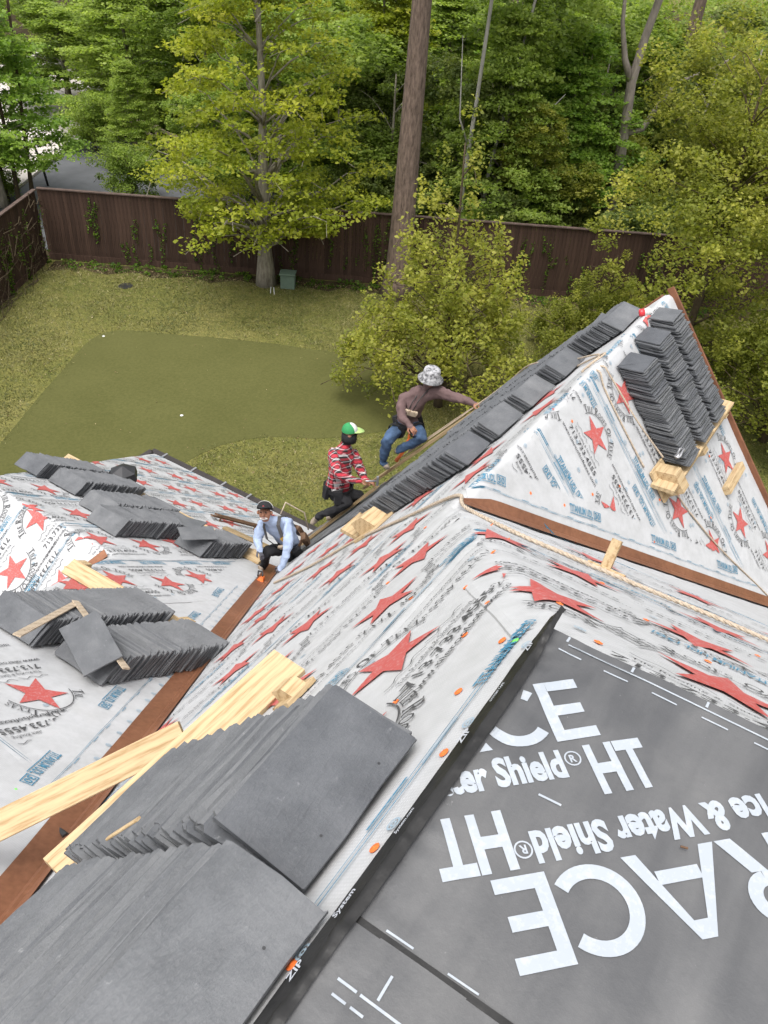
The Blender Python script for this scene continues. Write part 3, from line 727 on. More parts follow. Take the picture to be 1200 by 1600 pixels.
# plastic-capped nails
cap_me = {}
def cap(pl, a, s, mat='orange', r=.0125):
    key = (mat, r)
    if key not in cap_me:
        b = MB().lathe((0, 0, 0), (0, 0, 1), [(r, 0), (r, .0022), (r * .55, .0034), (r * .22, .0046), (r * .2, .0050)], 14)
        me = bpy.data.meshes.new('cap_nail'); me.from_pydata(b.v, [], b.f); me.materials.append(MT[mat]); cap_me[key] = me
    d = PL[pl]; X, Y = d['xy'](a, s); z = float(d['S'](np.array(X), np.array(Y))) + .005
    o = bpy.data.objects.new('cap_nail', cap_me[key]); link(o, house)
    o.location = Vector((X, Y, z)) - Vector(house.location); o.rotation_euler = d['n'].to_track_quat('Z', 'Y').to_euler()
for a, s in ((-.177, .233), (-.115, .567), (-.712, .085), (-.985, .075), (-.435, .085), (.364, .502), (.176, .474), (.04, .212), (1.0, .9), (.8, 1.3), (1.5, 1.1), (.62, .8), (1.9, 1.5), (1.25, 1.9), (2.1, 2.3)): cap('M', a, s)
cap('M', .011, .142, 'greencap')
for a, s in ((-.35, .75), (.1, .5), (-.1, 1.1), (-.7, .4), (-.5, 1.6), (.2, 1.8), (-.1, .12)): cap('R', a, s)
for a, s in ((3.1, .35), (3.4, .62), (4.0, .2), (4.2, .9), (3.8, .75), (4.7, 1.3), (5.4, 1.9), (5.9, 1.5), (3.3, .9), (4.3, 1.5)): cap('G', a, s, 'orange', .012)
cap('L', 2.35, -.45, 'greencap')

# ------------------------------------------------------------------ flat deck
def deck_h(X, Y):
    r = np.exp(-((Y + .02) / .10) ** 2)
    return .0022 * noise2(X * 7, Y * 7, 21) + .0030 * noise2(X * 2.2, Y * 2.2, 22) + .0030 * np.maximum(0, noise2((X * .4 + Y) * 7, (X - Y * .4) * 1.4, 26) - .3) + r * (.0035 * noise2(X * 34, Y * 13, 23) + .002 * noise2(X * 60 + Y * 40, Y * 30, 24)) + .0025 * np.maximum(0, noise2((X + Y) * 9, (X - Y) * 2, 25) - .35)
def deck_sheet(x0, x1, y0, y1, dz, step, lab):
    nx = int((x1 - x0) / step) + 1; ny = int((y1 - y0) / step) + 1
    X, Y = np.meshgrid(np.linspace(x0, x1, nx), np.linspace(y0, y1, ny), indexing='ij')
    Z = deck_h(X, Y) + dz
    I = np.arange(nx * ny).reshape(nx, ny); Q = np.stack([I[:-1, :-1], I[1:, :-1], I[1:, 1:], I[:-1, 1:]], -1).reshape(-1, 4)
    me = tri_mesh('deck_membrane', np.stack([X, Y, Z], -1).reshape(-1, 3) - np.array(house.location), Q, MT['memb']); me.shade_smooth()
    o = bpy.data.objects.new('deck_membrane', me); link(o, house); o['label'] = lab; return o
deck1 = deck_sheet(-.872, .004, -2.2, .0, .004, .012, 'grey self-adhered membrane with large white lettering')
deck2 = deck_sheet(-2.6, -.880, -2.2, .0, .0085, .016, 'second sheet of grey membrane with white dashes')
b_ = MB().box((-1.3, -1.1, -.06), (1.3, 0, 0), (0, 1.1, 0), (0, 0, .055)); b_.obj('deck_boards', MT['wood2'], house)
def bold_glyph(ch):
    t = .165; Q = []
    arc = lambda cx, cy, r, a0, a1, n=28: Q.append(stroke([(cx + r * math.cos(q), cy + r * math.sin(q)) for q in np.linspace(math.radians(a0), math.radians(a1), n)], t))
    if ch == 'E': Q += [quad(0, 0, t, 1), quad(t, 0, .62, t), quad(t, .5 - t / 2, .56, .5 + t / 2), quad(t, 1 - t, .62, 1)]; w = .70
    elif ch == 'C': arc(.5, .5, .5 - t / 2, 42, 318, 36); w = .93
    elif ch == 'G': arc(.5, .5, .5 - t / 2, 42, 360, 36); Q.append(quad(.52, .5 - t, 1 - t, .5)); w = 1.06
    elif ch == 'A':
        V = np.array([(.0, 0), (t * 1.1, 0), (.49, .80), (.57 - t * .55, 1), (.57 + t * .55, 1), (1.14, 0), (1.14 - t * 1.1, 0), (.65, .80)])
        Q.append((V, np.array([(0, 1, 2), (0, 2, 3), (3, 2, 7), (3, 7, 4), (4, 7, 6), (4, 6, 5)]))); Q.append(quad(.31, .22, .83, .22 + t * .95)); w = 1.12
    elif ch == 'R':
        Q += [quad(0, 0, t, 1), quad(t, 1 - t, .42, 1), quad(t, .42, .42, .42 + t)]; arc(.42, .71, .29 - t / 2, 90, -90, 16)
        Q.append((np.array([(.34, .42), (.34 + t * 1.2, .42), (.78, 0), (.78 - t * 1.25, 0)]), np.array([(0, 2, 1), (0, 3, 2)]))); w = .80
    return join(Q), w
def grace(H):
    out = []; x = 0
    for ch in 'GRACE':
        (V, T), w = bold_glyph(ch); out.append((V * H + np.array([x, 0]), T)); x += w * H
    V, T = join(out); return V, T, x
def registered(cx, cy, r):
    return join([stroke([(cx + r * math.cos(q), cy + r * math.sin(q)) for q in np.linspace(0, 6.2832, 22)], r * .2), fit('R', cx - r * .42, cx + r * .42, cy - r * .52, r * 1.05, .03)])
def deck_print(name, parts, rx, ry, parent=None, z=.006, ymax=-.018):
    """parts are in line coordinates (reading a, upright b); rx, ry are the two unit axes on the deck"""
    tri = split2d(*join(parts), .03)
    X = tri[..., 0] * rx[0] + tri[..., 1] * ry[0]; Y = tri[..., 0] * rx[1] + tri[..., 1] * ry[1]
    ok = (Y.max(1) < ymax) & (X.max(1) < .002); X, Y = X[ok], Y[ok]
    if not len(X): return
    Z = deck_h(X, Y) + z
    me = tri_mesh(name, np.stack([X, Y, Z], -1).reshape(-1, 3) - np.array(house.location), np.arange(X.size).reshape(-1, 3), MT['white'])
    o = bpy.data.objects.new(name, me); link(o, parent or deck1); return o
q = math.sqrt(.5)
def logo(b0, e_left, H=.168):
    V, T, w = grace(H); sh = e_left - (w - .70 * H)
    g = (V + np.array([sh, b0]), T)
    return g
# upright line: E starts at a=-.111, baseline b=-.326
deck_print('white_lettering', [logo(-.326, -.111, .163), fit('Ice & Water Shield', -.62, -.118, -.412, .064, .042, 3), registered(-.094, -.372, .017), fit('HT', -.062, .070, -.462, .115, .035)], (q, -q), (q, q))
deck_print('white_lettering', [logo(.602, .244, .172), fit('Ice & Water Shield', -.265, .247, .522, .062, .042, 3), registered(.268, .553, .017), fit('HT', .287, .440, .470, .117, .035)], (-q, q), (-q, -q))
deck_print('white_lettering', [logo(-.326 + .0, 1.05, .163), fit('Ice & Water Shield', .55, 1.03, -.412, .064, .022, 3)], (q, -q), (q, q))
lines = [quad(-.5 - .58 * 0 - 1.2, -.028, -.055, -.0235)]
for y in np.arange(-.10, -1.5, -.118): lines.append(quad(y - .0, -.0545, y + .06, -.0505))
for y in (-.048, -.215, -.395, -.60): lines.append(quad(y - .003, -.018, y + .003, .0))
for v, t in lines: deck_print('white_dash', [(v, t)], (0, 1), (1, 0))
for st_ in (stroke([(-.174, -.454), (-.223, -.451)], .005), stroke([(-.069, -.8635), (-.125, -.8625)], .004), stroke([(-.195, -.8635), (-.255, -.862)], .004)): deck_print('white_dash', [st_], (0, 1), (1, 0))
for st_ in (quad(-.085, -.981, -.046, -.976), quad(-.30, -.981, -.092, -.976), quad(-.080, -1.006, -.052, -1.001), quad(-.115, -1.006, -.089, -1.001), stroke([(-.120, -.923), (-.121, -.969)], .005)): deck_print('white_dash', [st_], (0, 1), (1, 0), deck2, .0105)

# black tape along the deck edge, bunched up at the corner
def tape():
    us = np.linspace(-2.6, .05, 330); vs = np.linspace(-.018, .047, 13)
    U, W = np.meshgrid(us, vs, indexing='ij')
    cr = .0018 * noise2(U * 16, W * 30, 31) + .0009 * noise2(U * 45, W * 60, 32) + .0014 * noise2(U * 5, W * 70, 33)
    endk = np.clip((U + .13) / .12, 0, 1); cr = cr + endk * (.012 * np.abs(noise2(U * 42, W * 50, 34)) + .016 * np.clip(1 - np.abs(W) / .05, 0, 1))
    W2 = W * (1 - .35 * endk) + .004 * noise2(U * 4, W * 0, 35)
    Y = np.where(W2 < 0, W2, W2 / HM); Zb = np.where(W2 < 0, .0, -kM * W2 / HM)
    Z = Zb + .014 + cr + np.where(W2 < 0.004, .006 + np.maximum(0, deck_h(U, np.minimum(W2, 0))), 0); Y = Y + np.where(W2 < 0, 0, .006 * .77)
    nx, ny = U.shape; I = np.arange(nx * ny).reshape(nx, ny); Q = np.stack([I[:-1, :-1], I[1:, :-1], I[1:, 1:], I[:-1, 1:]], -1).reshape(-1, 4)
    me = tri_mesh('seam_tape', np.stack([U, Y, Z], -1).reshape(-1, 3) - np.array(house.location), Q, MT['tape']); me.shade_smooth()
    o = bpy.data.objects.new('seam_tape', me); link(o, house); o['label'] = 'crinkled black tape along the edge of the grey deck'
    parts = []
    for x0, body, h in ((-1.03, 'ZIP', .020), (-.90, 'System', .016), (-.70, 'System.com', .010), (-.44, 'ZIP', .024), (-.30, 'SYSTEM TAPE', .008), (-.11, 'ZIP', .020), (-1.5, 'ZIP System', .018)):
        V, T = text2d(body, 2, .02); V = V.copy() * h / .7; V[:, 0] += V[:, 1] * .25 + x0; V[:, 1] += .014; parts.append((V, T))
    for pt_ in parts:
     tri = split2d(*pt_, .012); X = tri[..., 0]; W_ = tri[..., 1]
     Z = -kM * W_ / HM + .020; Y = W_ / HM + .006 * .77 + .004
     Z = Z + .002
     me = tri_mesh('tape_lettering', np.stack([X, Y, Z], -1).reshape(-1, 3) - np.array(house.location), np.arange(X.size).reshape(-1, 3), MT['tapeprint'])
     link(bpy.data.objects.new('tape_lettering', me), o)
tape()
MB().box((-.876, -1.1, .0055), (.0065, 0, 0), (0, 1.084, 0), (0, 0, .0022)).obj('lap_seam', MT['tape'], house)

# ------------------------------------------------------------------ slates
def slate_mesh(L_, W_, th, seed):
    r = random.Random(seed); pts = []
    c = .004 if seed % 100 == int(L_ * 1000) % 100 else .006 + (.016 if r.random() < .25 else 0)
    base = [(-L_ / 2 + c, -W_ / 2), (L_ / 2 - c * .3, -W_ / 2), (L_ / 2, -W_ / 2 + c * .4), (L_ / 2, W_ / 2 - c), (L_ / 2 - c, W_ / 2), (-L_ / 2 + c * .5, W_ / 2), (-L_ / 2, W_ / 2 - c * .5), (-L_ / 2, -W_ / 2 + c)]
    out = []
    for i, p in enumerate(base):
        q_ = base[(i + 1) % 8]; out.append(p); d = math.hypot(q_[0] - p[0], q_[1] - p[1])
        if d > .1:
            for f in ((.33, .7) if d > .3 else (.5,)):
                f += r.uniform(-.1, .1); out.append((p[0] + (q_[0] - p[0]) * f, p[1] + (q_[1] - p[1]) * f))
    out = [(x + r.uniform(-.005, .005), y + r.uniform(-.005, .005)) for x, y in out]
    n = len(out); vs = [(x, y, 0) for x, y in out] + [(x * (1 - .006), y * (1 - .012), th) for x, y in out]
    fs = [tuple(range(n - 1, -1, -1)), tuple(range(n, 2 * n))] + [(i, (i + 1) % n, (i + 1) % n + n, i + n) for i in range(n)]
    me = bpy.data.meshes.new('slate'); me.from_pydata(vs, [], fs); me.materials.append(MT['slate']); me.update(); return me
_sm = {}
def slates(L_, W_, th, n=5):
    key = (round(L_, 3), round(W_, 3), th)
    if key not in _sm: _sm[key] = [slate_mesh(L_, W_, th, i + int(L_ * 1000)) for i in range(n + 5)]
    return _sm[key]
STUFF = ([], []); STN = [0]
def stuff_add(me, mw):
    vs = [mw @ v.co for v in me.vertices]; k = STN[0]
    STUFF[0].extend(vs); STUFF[1].extend([tuple(i + k for i in p.vertices) for p in me.polygons]); STN[0] += len(vs)
def stack(pl, a0, a1, s_top, s_bot, lean, W_, pitch, n_things, label, top_label, group, th=.0095, twist=.012, tilt_s=0.0):
    d = PL[pl]; L_ = a1 - a0; n = int((s_bot - s_top) / pitch); ms = slates(L_, W_, th)
    le = math.radians(lean); cs = 1 if d['al'].cross(d['n']).dot(-d['dn']) > 0 else -1
    drift = random.uniform(-.02, .02)
    for i in range(n):
        s = s_top + i * pitch + random.uniform(-.002, .002)            # i = 0 is the uppermost slate
        l2 = le + math.radians(random.gauss(0, 1.4)); ya = d['n'] * math.cos(l2) + d['dn'] * math.sin(l2)
        xa = d['al'] * cs; za = xa.cross(ya)
        if za.dot(d['dn']) > 0: xa = -xa; za = xa.cross(ya)
        rz = random.gauss(0, twist) + (random.gauss(0, .03) if random.random() < .08 else 0)
        xa2 = xa * math.cos(rz) + ya * math.sin(rz); ya2 = ya * math.cos(rz) - xa * math.sin(rz)
        aa = (a0 + a1) / 2 + random.gauss(0, .008) + (random.gauss(0, .016) if random.random() < .12 else 0) + drift * (i / n) + tilt_s * (i / n)
        c = P(pl, aa, s, .014 + abs(rz) * L_ * .45) + ya2 * (W_ / 2 + abs(random.gauss(0, .004)))
        mw = Matrix((xa2, ya2, za)).transposed().to_4x4(); mw.translation = c
        me = ms[0 if i == 0 else random.randrange(len(ms))]
        if i < n_things:
            o = bpy.data.objects.new('slate', me); link(o); o.matrix_world = mw
            if i == 0 and top_label: tag(o, top_label, 'slate')
            else: tag(o, label, 'slate', group)
        else: stuff_add(me, mw)
stack('M', -.83, -.39, .20, 1.30, 33, .245, .0135, 48, 'grey slate fanned out behind the top slate of the stack beside the deck lettering', 'whole grey slate with two nail holes topping the stack nearest the white lettering', 'slates of the near stack beside the tape', tilt_s=0)
stack('M', -1.34, -.885, .06, 1.20, 38, .235, .0135, 52, 'grey slate in the fanned stack at the bottom left corner', 'broad grey slate topping the bottom corner stack, wood splinter beside it', 'slates of the bottom corner stack')
stack('L', 3.72, 4.22, .76, 2.16, 33, .235, .017, 34, 'dark slate in the left stack under the lath square', None, 'slates of the left stack on the left slope')
stack('L', 3.10, 3.58, .86, 2.20, 35, .235, .018, 40, 'dark slate in the row under the loose slate, nearest the long copper valley', None, 'slates of the right stack on the left slope')
stack('G', 5.00, 5.34, .14, 1.10, 34, .225, .0195, 38, 'slate in the leftmost of the three tall stacks on the triangular slope', 'top slate of the leftmost tall stack on the triangular slope', 'slates of the leftmost tall stack', twist=.02)
stack('G', 5.50, 5.83, .08, 1.10, 34, .225, .0195, 36, 'slate in the middle of the three tall stacks on the triangular slope', 'top slate of the middle tall stack on the triangular slope', 'slates of the middle tall stack', twist=.02)
stack('G', 5.93, 6.24, .03, 1.10, 34, .225, .0195, 30, 'slate in the rightmost of the three tall stacks, by the copper rake', 'top slate of the rightmost tall stack, by the copper rake', 'slates of the rightmost tall stack', twist=.02)
stack('M', 3.45, 3.84, 2.88, 4.15, 31, .215, .018, 10, 'upper slate of the dark-edged stack below the ridge, behind the wooden block', None, 'upper slates of the stack behind the wooden block')
for k, (a0, a1, s0, nm) in enumerate(((3.92, 4.36, 2.83, 'second'), (4.46, 4.92, 2.77, 'third'), (5.04, 5.50, 2.71, 'fourth'), (5.72, 6.30, 2.36, 'last'))):
    stack('M', a0, a1, s0, 4.15, 28, .215, .018, 2, f'slate near the top of the {nm} stack along the ridge', f'top slate of the {nm} stack along the ridge from the wooden block', f'top slates of the {nm} ridge stack')
for k, (a0, a1, s0, s1, nm) in enumerate(((7.42, 7.95, 4.56, 5.75, 'stack by the black pipe boot'), (6.58, 7.08, 4.30, 5.55, 'upper stack in the middle of the far row'), (6.00, 6.50, 3.88, 5.40, 'large stack in the middle of the far row'), (5.42, 5.86, 4.78, 5.70, 'stack nearest the crouching worker'), (8.06, 8.5, 4.45, 5.6, 'stack showing beyond the left hip'))):
    stack('L', a0, a1, s0, s1, 34, .245, .0195, 2, f'slate near the top of the {nm}', f'top slate of the {nm}', f'top slates of the {nm}')
V = [tuple(v) for v in STUFF[0]]; o = build('slate_pile', V, STUFF[1], MT['slate']); tag(o, 'remaining dark slates packed into the stacks on the slopes', 'slate', kind='stuff')
# single slates lying loose
def loose(pl, a, s, o_, rot, L_, W_, label, tilt=(0, 0)):
    d = PL[pl]; me = slates(L_, W_, .0095)[0]; z = (d['n'] + d['al'] * tilt[0] + d['dn'] * tilt[1]).normalized(); x = (d['al'] * math.cos(rot) + d['dn'] * math.sin(rot)); x = (x - z * x.dot(z)).normalized(); y = z.cross(x)
    mw = Matrix((x, y, z)).transposed().to_4x4(); mw.translation = P(pl, a, s, o_)
    ob = bpy.data.objects.new('slate', me); link(ob); ob.matrix_world = mw; tag(ob, label, 'slate')
pa_, pb_, pc_ = Vector((.824, 3.623, -2.969)), Vector((1.081, 3.529, -2.926)), Vector((.627, 3.131, -2.972))
xv = (pc_ - pa_).normalized(); zv = (pb_ - pa_).cross(xv).normalized(); zv = zv if zv.z > 0 else -zv; yv = zv.cross(xv)
mw = Matrix((xv, yv, zv)).transposed().to_4x4(); mw.translation = (pb_ + pc_) / 2 + Vector((0, 0, .012))
ob = bpy.data.objects.new('slate', slates(.515, .285, .0095)[1]); link(ob); ob.matrix_world = mw; tag(ob, 'single slate lying loose across the gap between the two left stacks', 'slate')
loose('L', 5.60, 4.82, .26, 2.0, .46, .25, 'slate with a black stain lying askew on the stack by the crouching worker', (-.2, -.45))
loose('L', 6.05, 5.15, .24, 2.9, .46, .25, 'slate tipped sideways behind the stained slate', (.1, -.4))
for pl_, a_, s_, le_, off in (('M', -.50, .20, 33, .045), ('M', -.72, .20, 33, .045), ('M', -1.0, .06, 38, .05), ('M', -1.22, .06, 38, .05)):
    d = PL[pl_]; ya = d['n'] * math.cos(math.radians(le_)) + d['dn'] * math.sin(math.radians(le_)); up = d['n'] * math.sin(math.radians(le_)) - d['dn'] * math.cos(math.radians(le_))
    top = [o for o in COL.objects if o.name.startswith('slate') and o.get('label', '').startswith(('whole grey', 'broad grey')) and abs(o.matrix_world.translation.x - a_) < .3]
    if top:
        t_ = top[0]; mwi = t_.matrix_world.inverted(); c_ = P(pl_, a_, s_, .014) + ya * off; lc = mwi @ c_
        b = MB().lathe((lc.x, lc.y, .0097), (0, 0, 1), [(.0035, 0), (.0035, .0006)], 8); me = bpy.data.meshes.new('nail_hole'); me.from_pydata([tuple(v) for v in b.v], [], b.f); me.materials.append(MT['blacktool'])
        h_ = bpy.data.objects.new('nail_hole', me); link(h_, t_)
# courses already nailed along the gable edge
inst = slates(.25, .40, .007); rnd = random.Random(3)
nrow = 0
s = 9.3
while s > 4.55:
    x = 4.98 + (.125 if nrow % 2 else 0) + rnd.uniform(-.02, .02)
    while x < xE - .10:
        X, Y = x, s / HM
        if float(hA(np.array(X), np.array(Y))) > float(hB(np.array(X), np.array(Y))) + .08:
            d = PL['M']; tl = .022; za = (d['n'] - d['dn'] * tl * 0 + d['dn'] * .028).normalized(); ya = (-d['dn'] + d['n'] * .028).normalized(); xa = ya.cross(za)
            mw = Matrix((xa, ya, za)).transposed().to_4x4(); mw.translation = P('M', x + .125, s - .20, .013) - Vector(house.location)
            ob = bpy.data.objects.new('roof_slate', inst[rnd.randrange(5)]); link(ob, house); ob.matrix_basis = mw
        x += .253
    s -= .175; nrow += 1
# the same at the bottom of the valley beside the crouching worker

# ------------------------------------------------------------------ planks, brackets, ropes and small things
def plank(name, p0, p1, wdir, w, t, mat, label, cat, group=None, bev=.003):
    """board from p0 to p1; wdir is its wide direction"""
    p0, p1 = Vector(p0), Vector(p1); ax = (p1 - p0); wd = Vector(wdir); wd = (wd - ax.normalized() * wd.dot(ax.normalized())).normalized(); td = ax.normalized().cross(wd)
    L2 = ax.length / 2
    b = MB().box((0, 0, 0), (L2, 0, 0), (0, w / 2, 0), (0, 0, t / 2), bev)
    o = b.obj(name, mat, None, origin=(0, 0, 0)); mw = Matrix((ax.normalized(), wd, td)).transposed().to_4x4(); mw.translation = (p0 + p1) / 2; o.matrix_world = mw
    return tag(o, label, cat, group)
nM_, dM_ = PL['M']['n'], PL['M']['dn']; nG_, dG_ = PL['G']['n'], PL['G']['dn']; nL_, dL_ = PL['L']['n'], PL['L']['dn']; nR_, dR_ = PL['R']['n'], PL['R']['dn']
lean_dir = lambda n, d, deg: n * math.cos(math.radians(deg)) + d * math.sin(math.radians(deg))
w_ = lean_dir(nM_, dM_, 42)
plank('plank', P('M', .47, 1.775) + w_ * .105, P('M', -.75, 1.93) + w_ * .105, w_, .19, .038, MT['pine'], 'wide knotty pine plank reaching past the near slate stacks towards the workers', 'plank')
plank('plank', P('M', -.30, 1.35) + w_ * .09, P('M', -2.0, 1.47) + w_ * .09, w_, .17, .038, MT['pine'], 'pine toe board whose edge shows along the near slate stacks to the left edge', 'plank')
plank('plank', P('M', -.02, 2.08, .13), (-.90, 2.05, -1.90), (.35, .75, .55), .125, .04, MT['pine'], 'pine board slanting across the copper valley at the left edge', 'plank')
w_ = lean_dir(nL_, dL_, 40)
plank('plank', P('L', 5.02, 2.21) + w_ * .09, P('L', 3.05, 2.30) + w_ * .09, w_, .17, .036, MT['pine'], 'pine toe board holding the two stacks on the left slope', 'plank')
plank('plank', P('L', 9.1, 5.80) + w_ * .09, P('L', 5.22, 5.80) + w_ * .09, w_, .17, .036, MT['pine'], 'pine toe board holding the far row of slate stacks', 'plank')
w_ = lean_dir(nG_, dG_, 36)
plank('plank', P('G', 4.66, 1.14) + w_ * .10, P('G', 6.55, 1.15) + w_ * .10, w_, .20, .036, MT['pine'], 'pine toe board under the three tall slate stacks', 'plank')
w_ = lean_dir(nM_, dM_, 36)
plank('plank', P('M', 3.22, 4.21) + w_ * .10, P('M', 6.5, 4.21) + w_ * .10, w_, .20, .036, MT['pine'], 'toe board below the row of stacks along the ridge', 'plank')
plank('plank', P('M', 6.42, 7.15, .145), P('M', 6.48, 4.75, .135), PL['M']['al'], .20, .038, MT['wood2'], 'weathered board along the gable edge under the worker in the bucket hat', 'plank')
plank('plank', P('M', 5.62, 8.05, .045), P('M', 6.12, 6.70, .075), PL['M']['al'], .20, .038, MT['wood2'], 'weathered board under the knees of the worker in plaid', 'plank')
plank('lath', P('M', 6.52, 6.2, .20), P('M', 6.56, 3.3, .165), PL['M']['al'], .035, .018, MT['lath'], 'long thin wooden lath running up the gable edge', 'lath')
def bracket(name, pl, a, s, label, along=.06, down=.13, out=.11, mat='pine', rot=0.0, wedge=True):
    """wooden roof bracket: flat cleat nailed to the slope and a wedge standing on it"""
    d = PL[pl]; e = empty(name, P(pl, a, s, .005)); tag(e, label, 'roof bracket')
    al = d['al'] * math.cos(rot) + d['dn'] * math.sin(rot); dn = d['dn'] * math.cos(rot) - d['al'] * math.sin(rot)
    MB().box(P(pl, a, s, .018), al * along * 1.9, dn * down, d['n'] * .012, .002).obj('cleat', MT[mat], e)
    if wedge:
        c = P(pl, a, s, .03)
        vs = [c - dn * down * .9 + al * x for x in (-along, along)] + [c + dn * down * .9 + al * x for x in (-along, along)] + [c + dn * down * .9 + d['n'] * out + al * x for x in (-along, along)] + [c - dn * down * .3 + d['n'] * out + al * x for x in (-along, along)]
        build('wedge', vs, [(0, 1, 3, 2), (2, 3, 5, 4), (4, 5, 7, 6), (6, 7, 1, 0), (0, 2, 4, 6), (1, 7, 5, 3)], MT[mat], e)
    return e
bracket('roof_bracket', 'G', 4.86, 1.20, 'arrow-shaped pine bracket with a metal shackle below the leftmost tall stack', .075, .15, .15)
bracket('roof_bracket', 'G', 5.62, 1.27, 'pine bracket showing below the middle tall stack', .06, .08, .10)
bracket('roof_bracket', 'G', 6.36, 1.24, 'pine bracket at the right end of the tall stacks', .05, .08, .10)
bracket('roof_bracket', 'M', 3.30, 4.02, 'pine block at the low end of the ridge stacks', .10, .13, .13)
bracket('roof_bracket', 'L', 5.02, 2.42, 'pine cleat below the left toe board, nearest the small copper tip', .05, .10, .08)
bracket('roof_bracket', 'L', 3.75, 2.50, 'pine cleat below the left toe board, nearest the copper valley', .05, .10, .08)
bracket('roof_bracket', 'L', 5.42, 5.92, 'pale pine bracket beside the crouching worker', .07, .10, .10)
bracket('roof_bracket', 'L', 8.15, 5.9, 'pine bracket under the far row by the black pipe boot', .05, .10, .09)
bracket('roof_bracket', 'M', .36, 2.00, 'pine bracket under the far end of the wide near toe board', .06, .12, .10)
bracket('roof_bracket', 'M', .22, 1.56, 'pine cleat tucked behind the near slates', .045, .06, .05)
bracket('roof_bracket', 'M', -.80, 1.92, 'pine cleat below the near toe board at the left edge', .04, .06, .06)
bracket('roof_bracket', 'M', 4.32, 4.40, 'small pale block beside the plaid shirt', .03, .03, .03)
bracket('roof_bracket', 'M', 6.1, 5.2, 'small pale block beside the bucket-hat worker', .03, .03, .03)
e = empty('cleat_block', P('R', .30, 2.53, .01)); tag(e, 'small T-shaped wooden cleat beside the right copper valley', 'cleat')
MB().box(P('R', .32, 2.54, .022), (PL['R']['al'] * -.8 + dR_ * .12).normalized() * .105, dR_ * .02, nR_ * .008, .002).obj('base_board', MT['pine'], e)
MB().box(P('R', .33, 2.56, .105), nR_ * .085, PL['R']['al'] * .028, dR_ * .02, .002).obj('upright', MT['pine'], e)
plank('lumber_piece', P('G', 5.86, 1.87, .035), P('G', 6.40, 1.87, .035), dG_, .085, .065, MT['pine'], 'short offcut of lumber lying on the triangular slope by the copper rake', 'lumber')
# lath square lying over the left stacks
e = empty('lath_square', P('L', 3.85, 1.25, .2)); tag(e, 'tan wooden L-shaped square lying across the left slate stacks', 'square')
def bar(pa, pb, w, t, nrm, mat, nm, par):
    pa, pb, nrm = Vector(pa), Vector(pb), Vector(nrm).normalized(); ax = (pb - pa); sd_ = nrm.cross(ax).normalized()
    return MB().box((pa + pb) / 2, ax / 2, sd_ * w / 2, nrm * t / 2, .0015).obj(nm, mat, par)
sqn = (nL_ * .82 - dL_ * .57)
bar(P('L', 3.52, .40, .235), P('L', 3.95, 1.33, .235), .055, .012, nL_, MT['lath'], 'long_arm', e)
bar(P('L', 3.95, 1.30, .247), P('L', 2.95, .86, .225), .055, .012, nL_, MT['lath'], 'short_arm', e)
bar(P('M', -.93, .62, .30), P('M', -.89, .50, .305), .014, .006, nM_, MT['pine'], 'wood_splinter', None)
o = COL.objects[-1]; tag(o, 'thin splinter of wood lying on the bottom corner slates', 'splinter')

for k, (x, y, an, lab) in enumerate(((-.90, -.46, .4, 'tiny tan wood chip lying on the lower part of the grey deck'), (-.40, -.46, 1.9, 'small dark crumb by the lettering on the grey deck'))):
    o = MB().box((x, y, .018), (.007 * math.cos(an), .007 * math.sin(an), 0), (-.002 * math.sin(an), .002 * math.cos(an), 0), (0, 0, .0018), .0006).obj('wood_chip', MT['pine' if k == 0 else 'leather'], origin=(x, y, .018)); tag(o, lab, 'wood chip')
# ropes: three strands laid round one another
def rope(pts, r, label, lay=.05):
    pts = [Vector(p) for p in pts]; fine = []
    for i in range(len(pts) - 1):
        p0, p1, p2, p3 = pts[max(i - 1, 0)], pts[i], pts[i + 1], pts[min(i + 2, len(pts) - 1)]
        k = max(2, int((p2 - p1).length / .022))
        for j in range(k):
            t = j / k; fine.append(.5 * ((2 * p1) + (p2 - p0) * t + (2 * p0 - 5 * p1 + 4 * p2 - p3) * t * t + (3 * p1 - p0 - 3 * p2 + p3) * t ** 3))
    fine.append(pts[-1]); e = empty('rope', fine[0]); tag(e, label, 'rope')
    u = None; strands = [[], [], []]; L_ = 0
    for i, p in enumerate(fine):
        t = (fine[min(i + 1, len(fine) - 1)] - fine[max(i - 1, 0)]).normalized()
        if u is None: u = t.orthogonal().normalized()
        u = (u - t * u.dot(t)).normalized(); w = t.cross(u)
        if i: L_ += (p - fine[i - 1]).length
        for q_ in range(3):
            a = 2 * math.pi * (q_ / 3 + L_ / (lay * 2.2)); strands[q_].append(p + (u * math.cos(a) + w * math.sin(a)) * r * .52)
    for st in strands: MB().tube(st, r * .56, 6).obj('strand', MT['rope'], e, True)
    return e
def onA(x, y, r): return (x, y, float(hA(np.array(x), np.array(y))) + r * 1.8)
rr = .013
rope([P('M', a, s, rr + .005) for a, s in ((3.72, 6.42), (3.34, 5.23), (3.18, 4.2), (2.80, 3.1), (2.60, 2.52))] + [onA(2.46, 1.42, rr), P('R', 1.26, 2.72, rr)] + [P('R', a, s, rr + .006) for a, s in ((.80, 2.36), (.52, 2.37), (.10, 2.40), (-.23, 2.50), (-.55, 2.52), (-1.4, 2.62))], rr, 'twisted rope lying along the right copper valley and down to the crouching worker')
r2 = .009
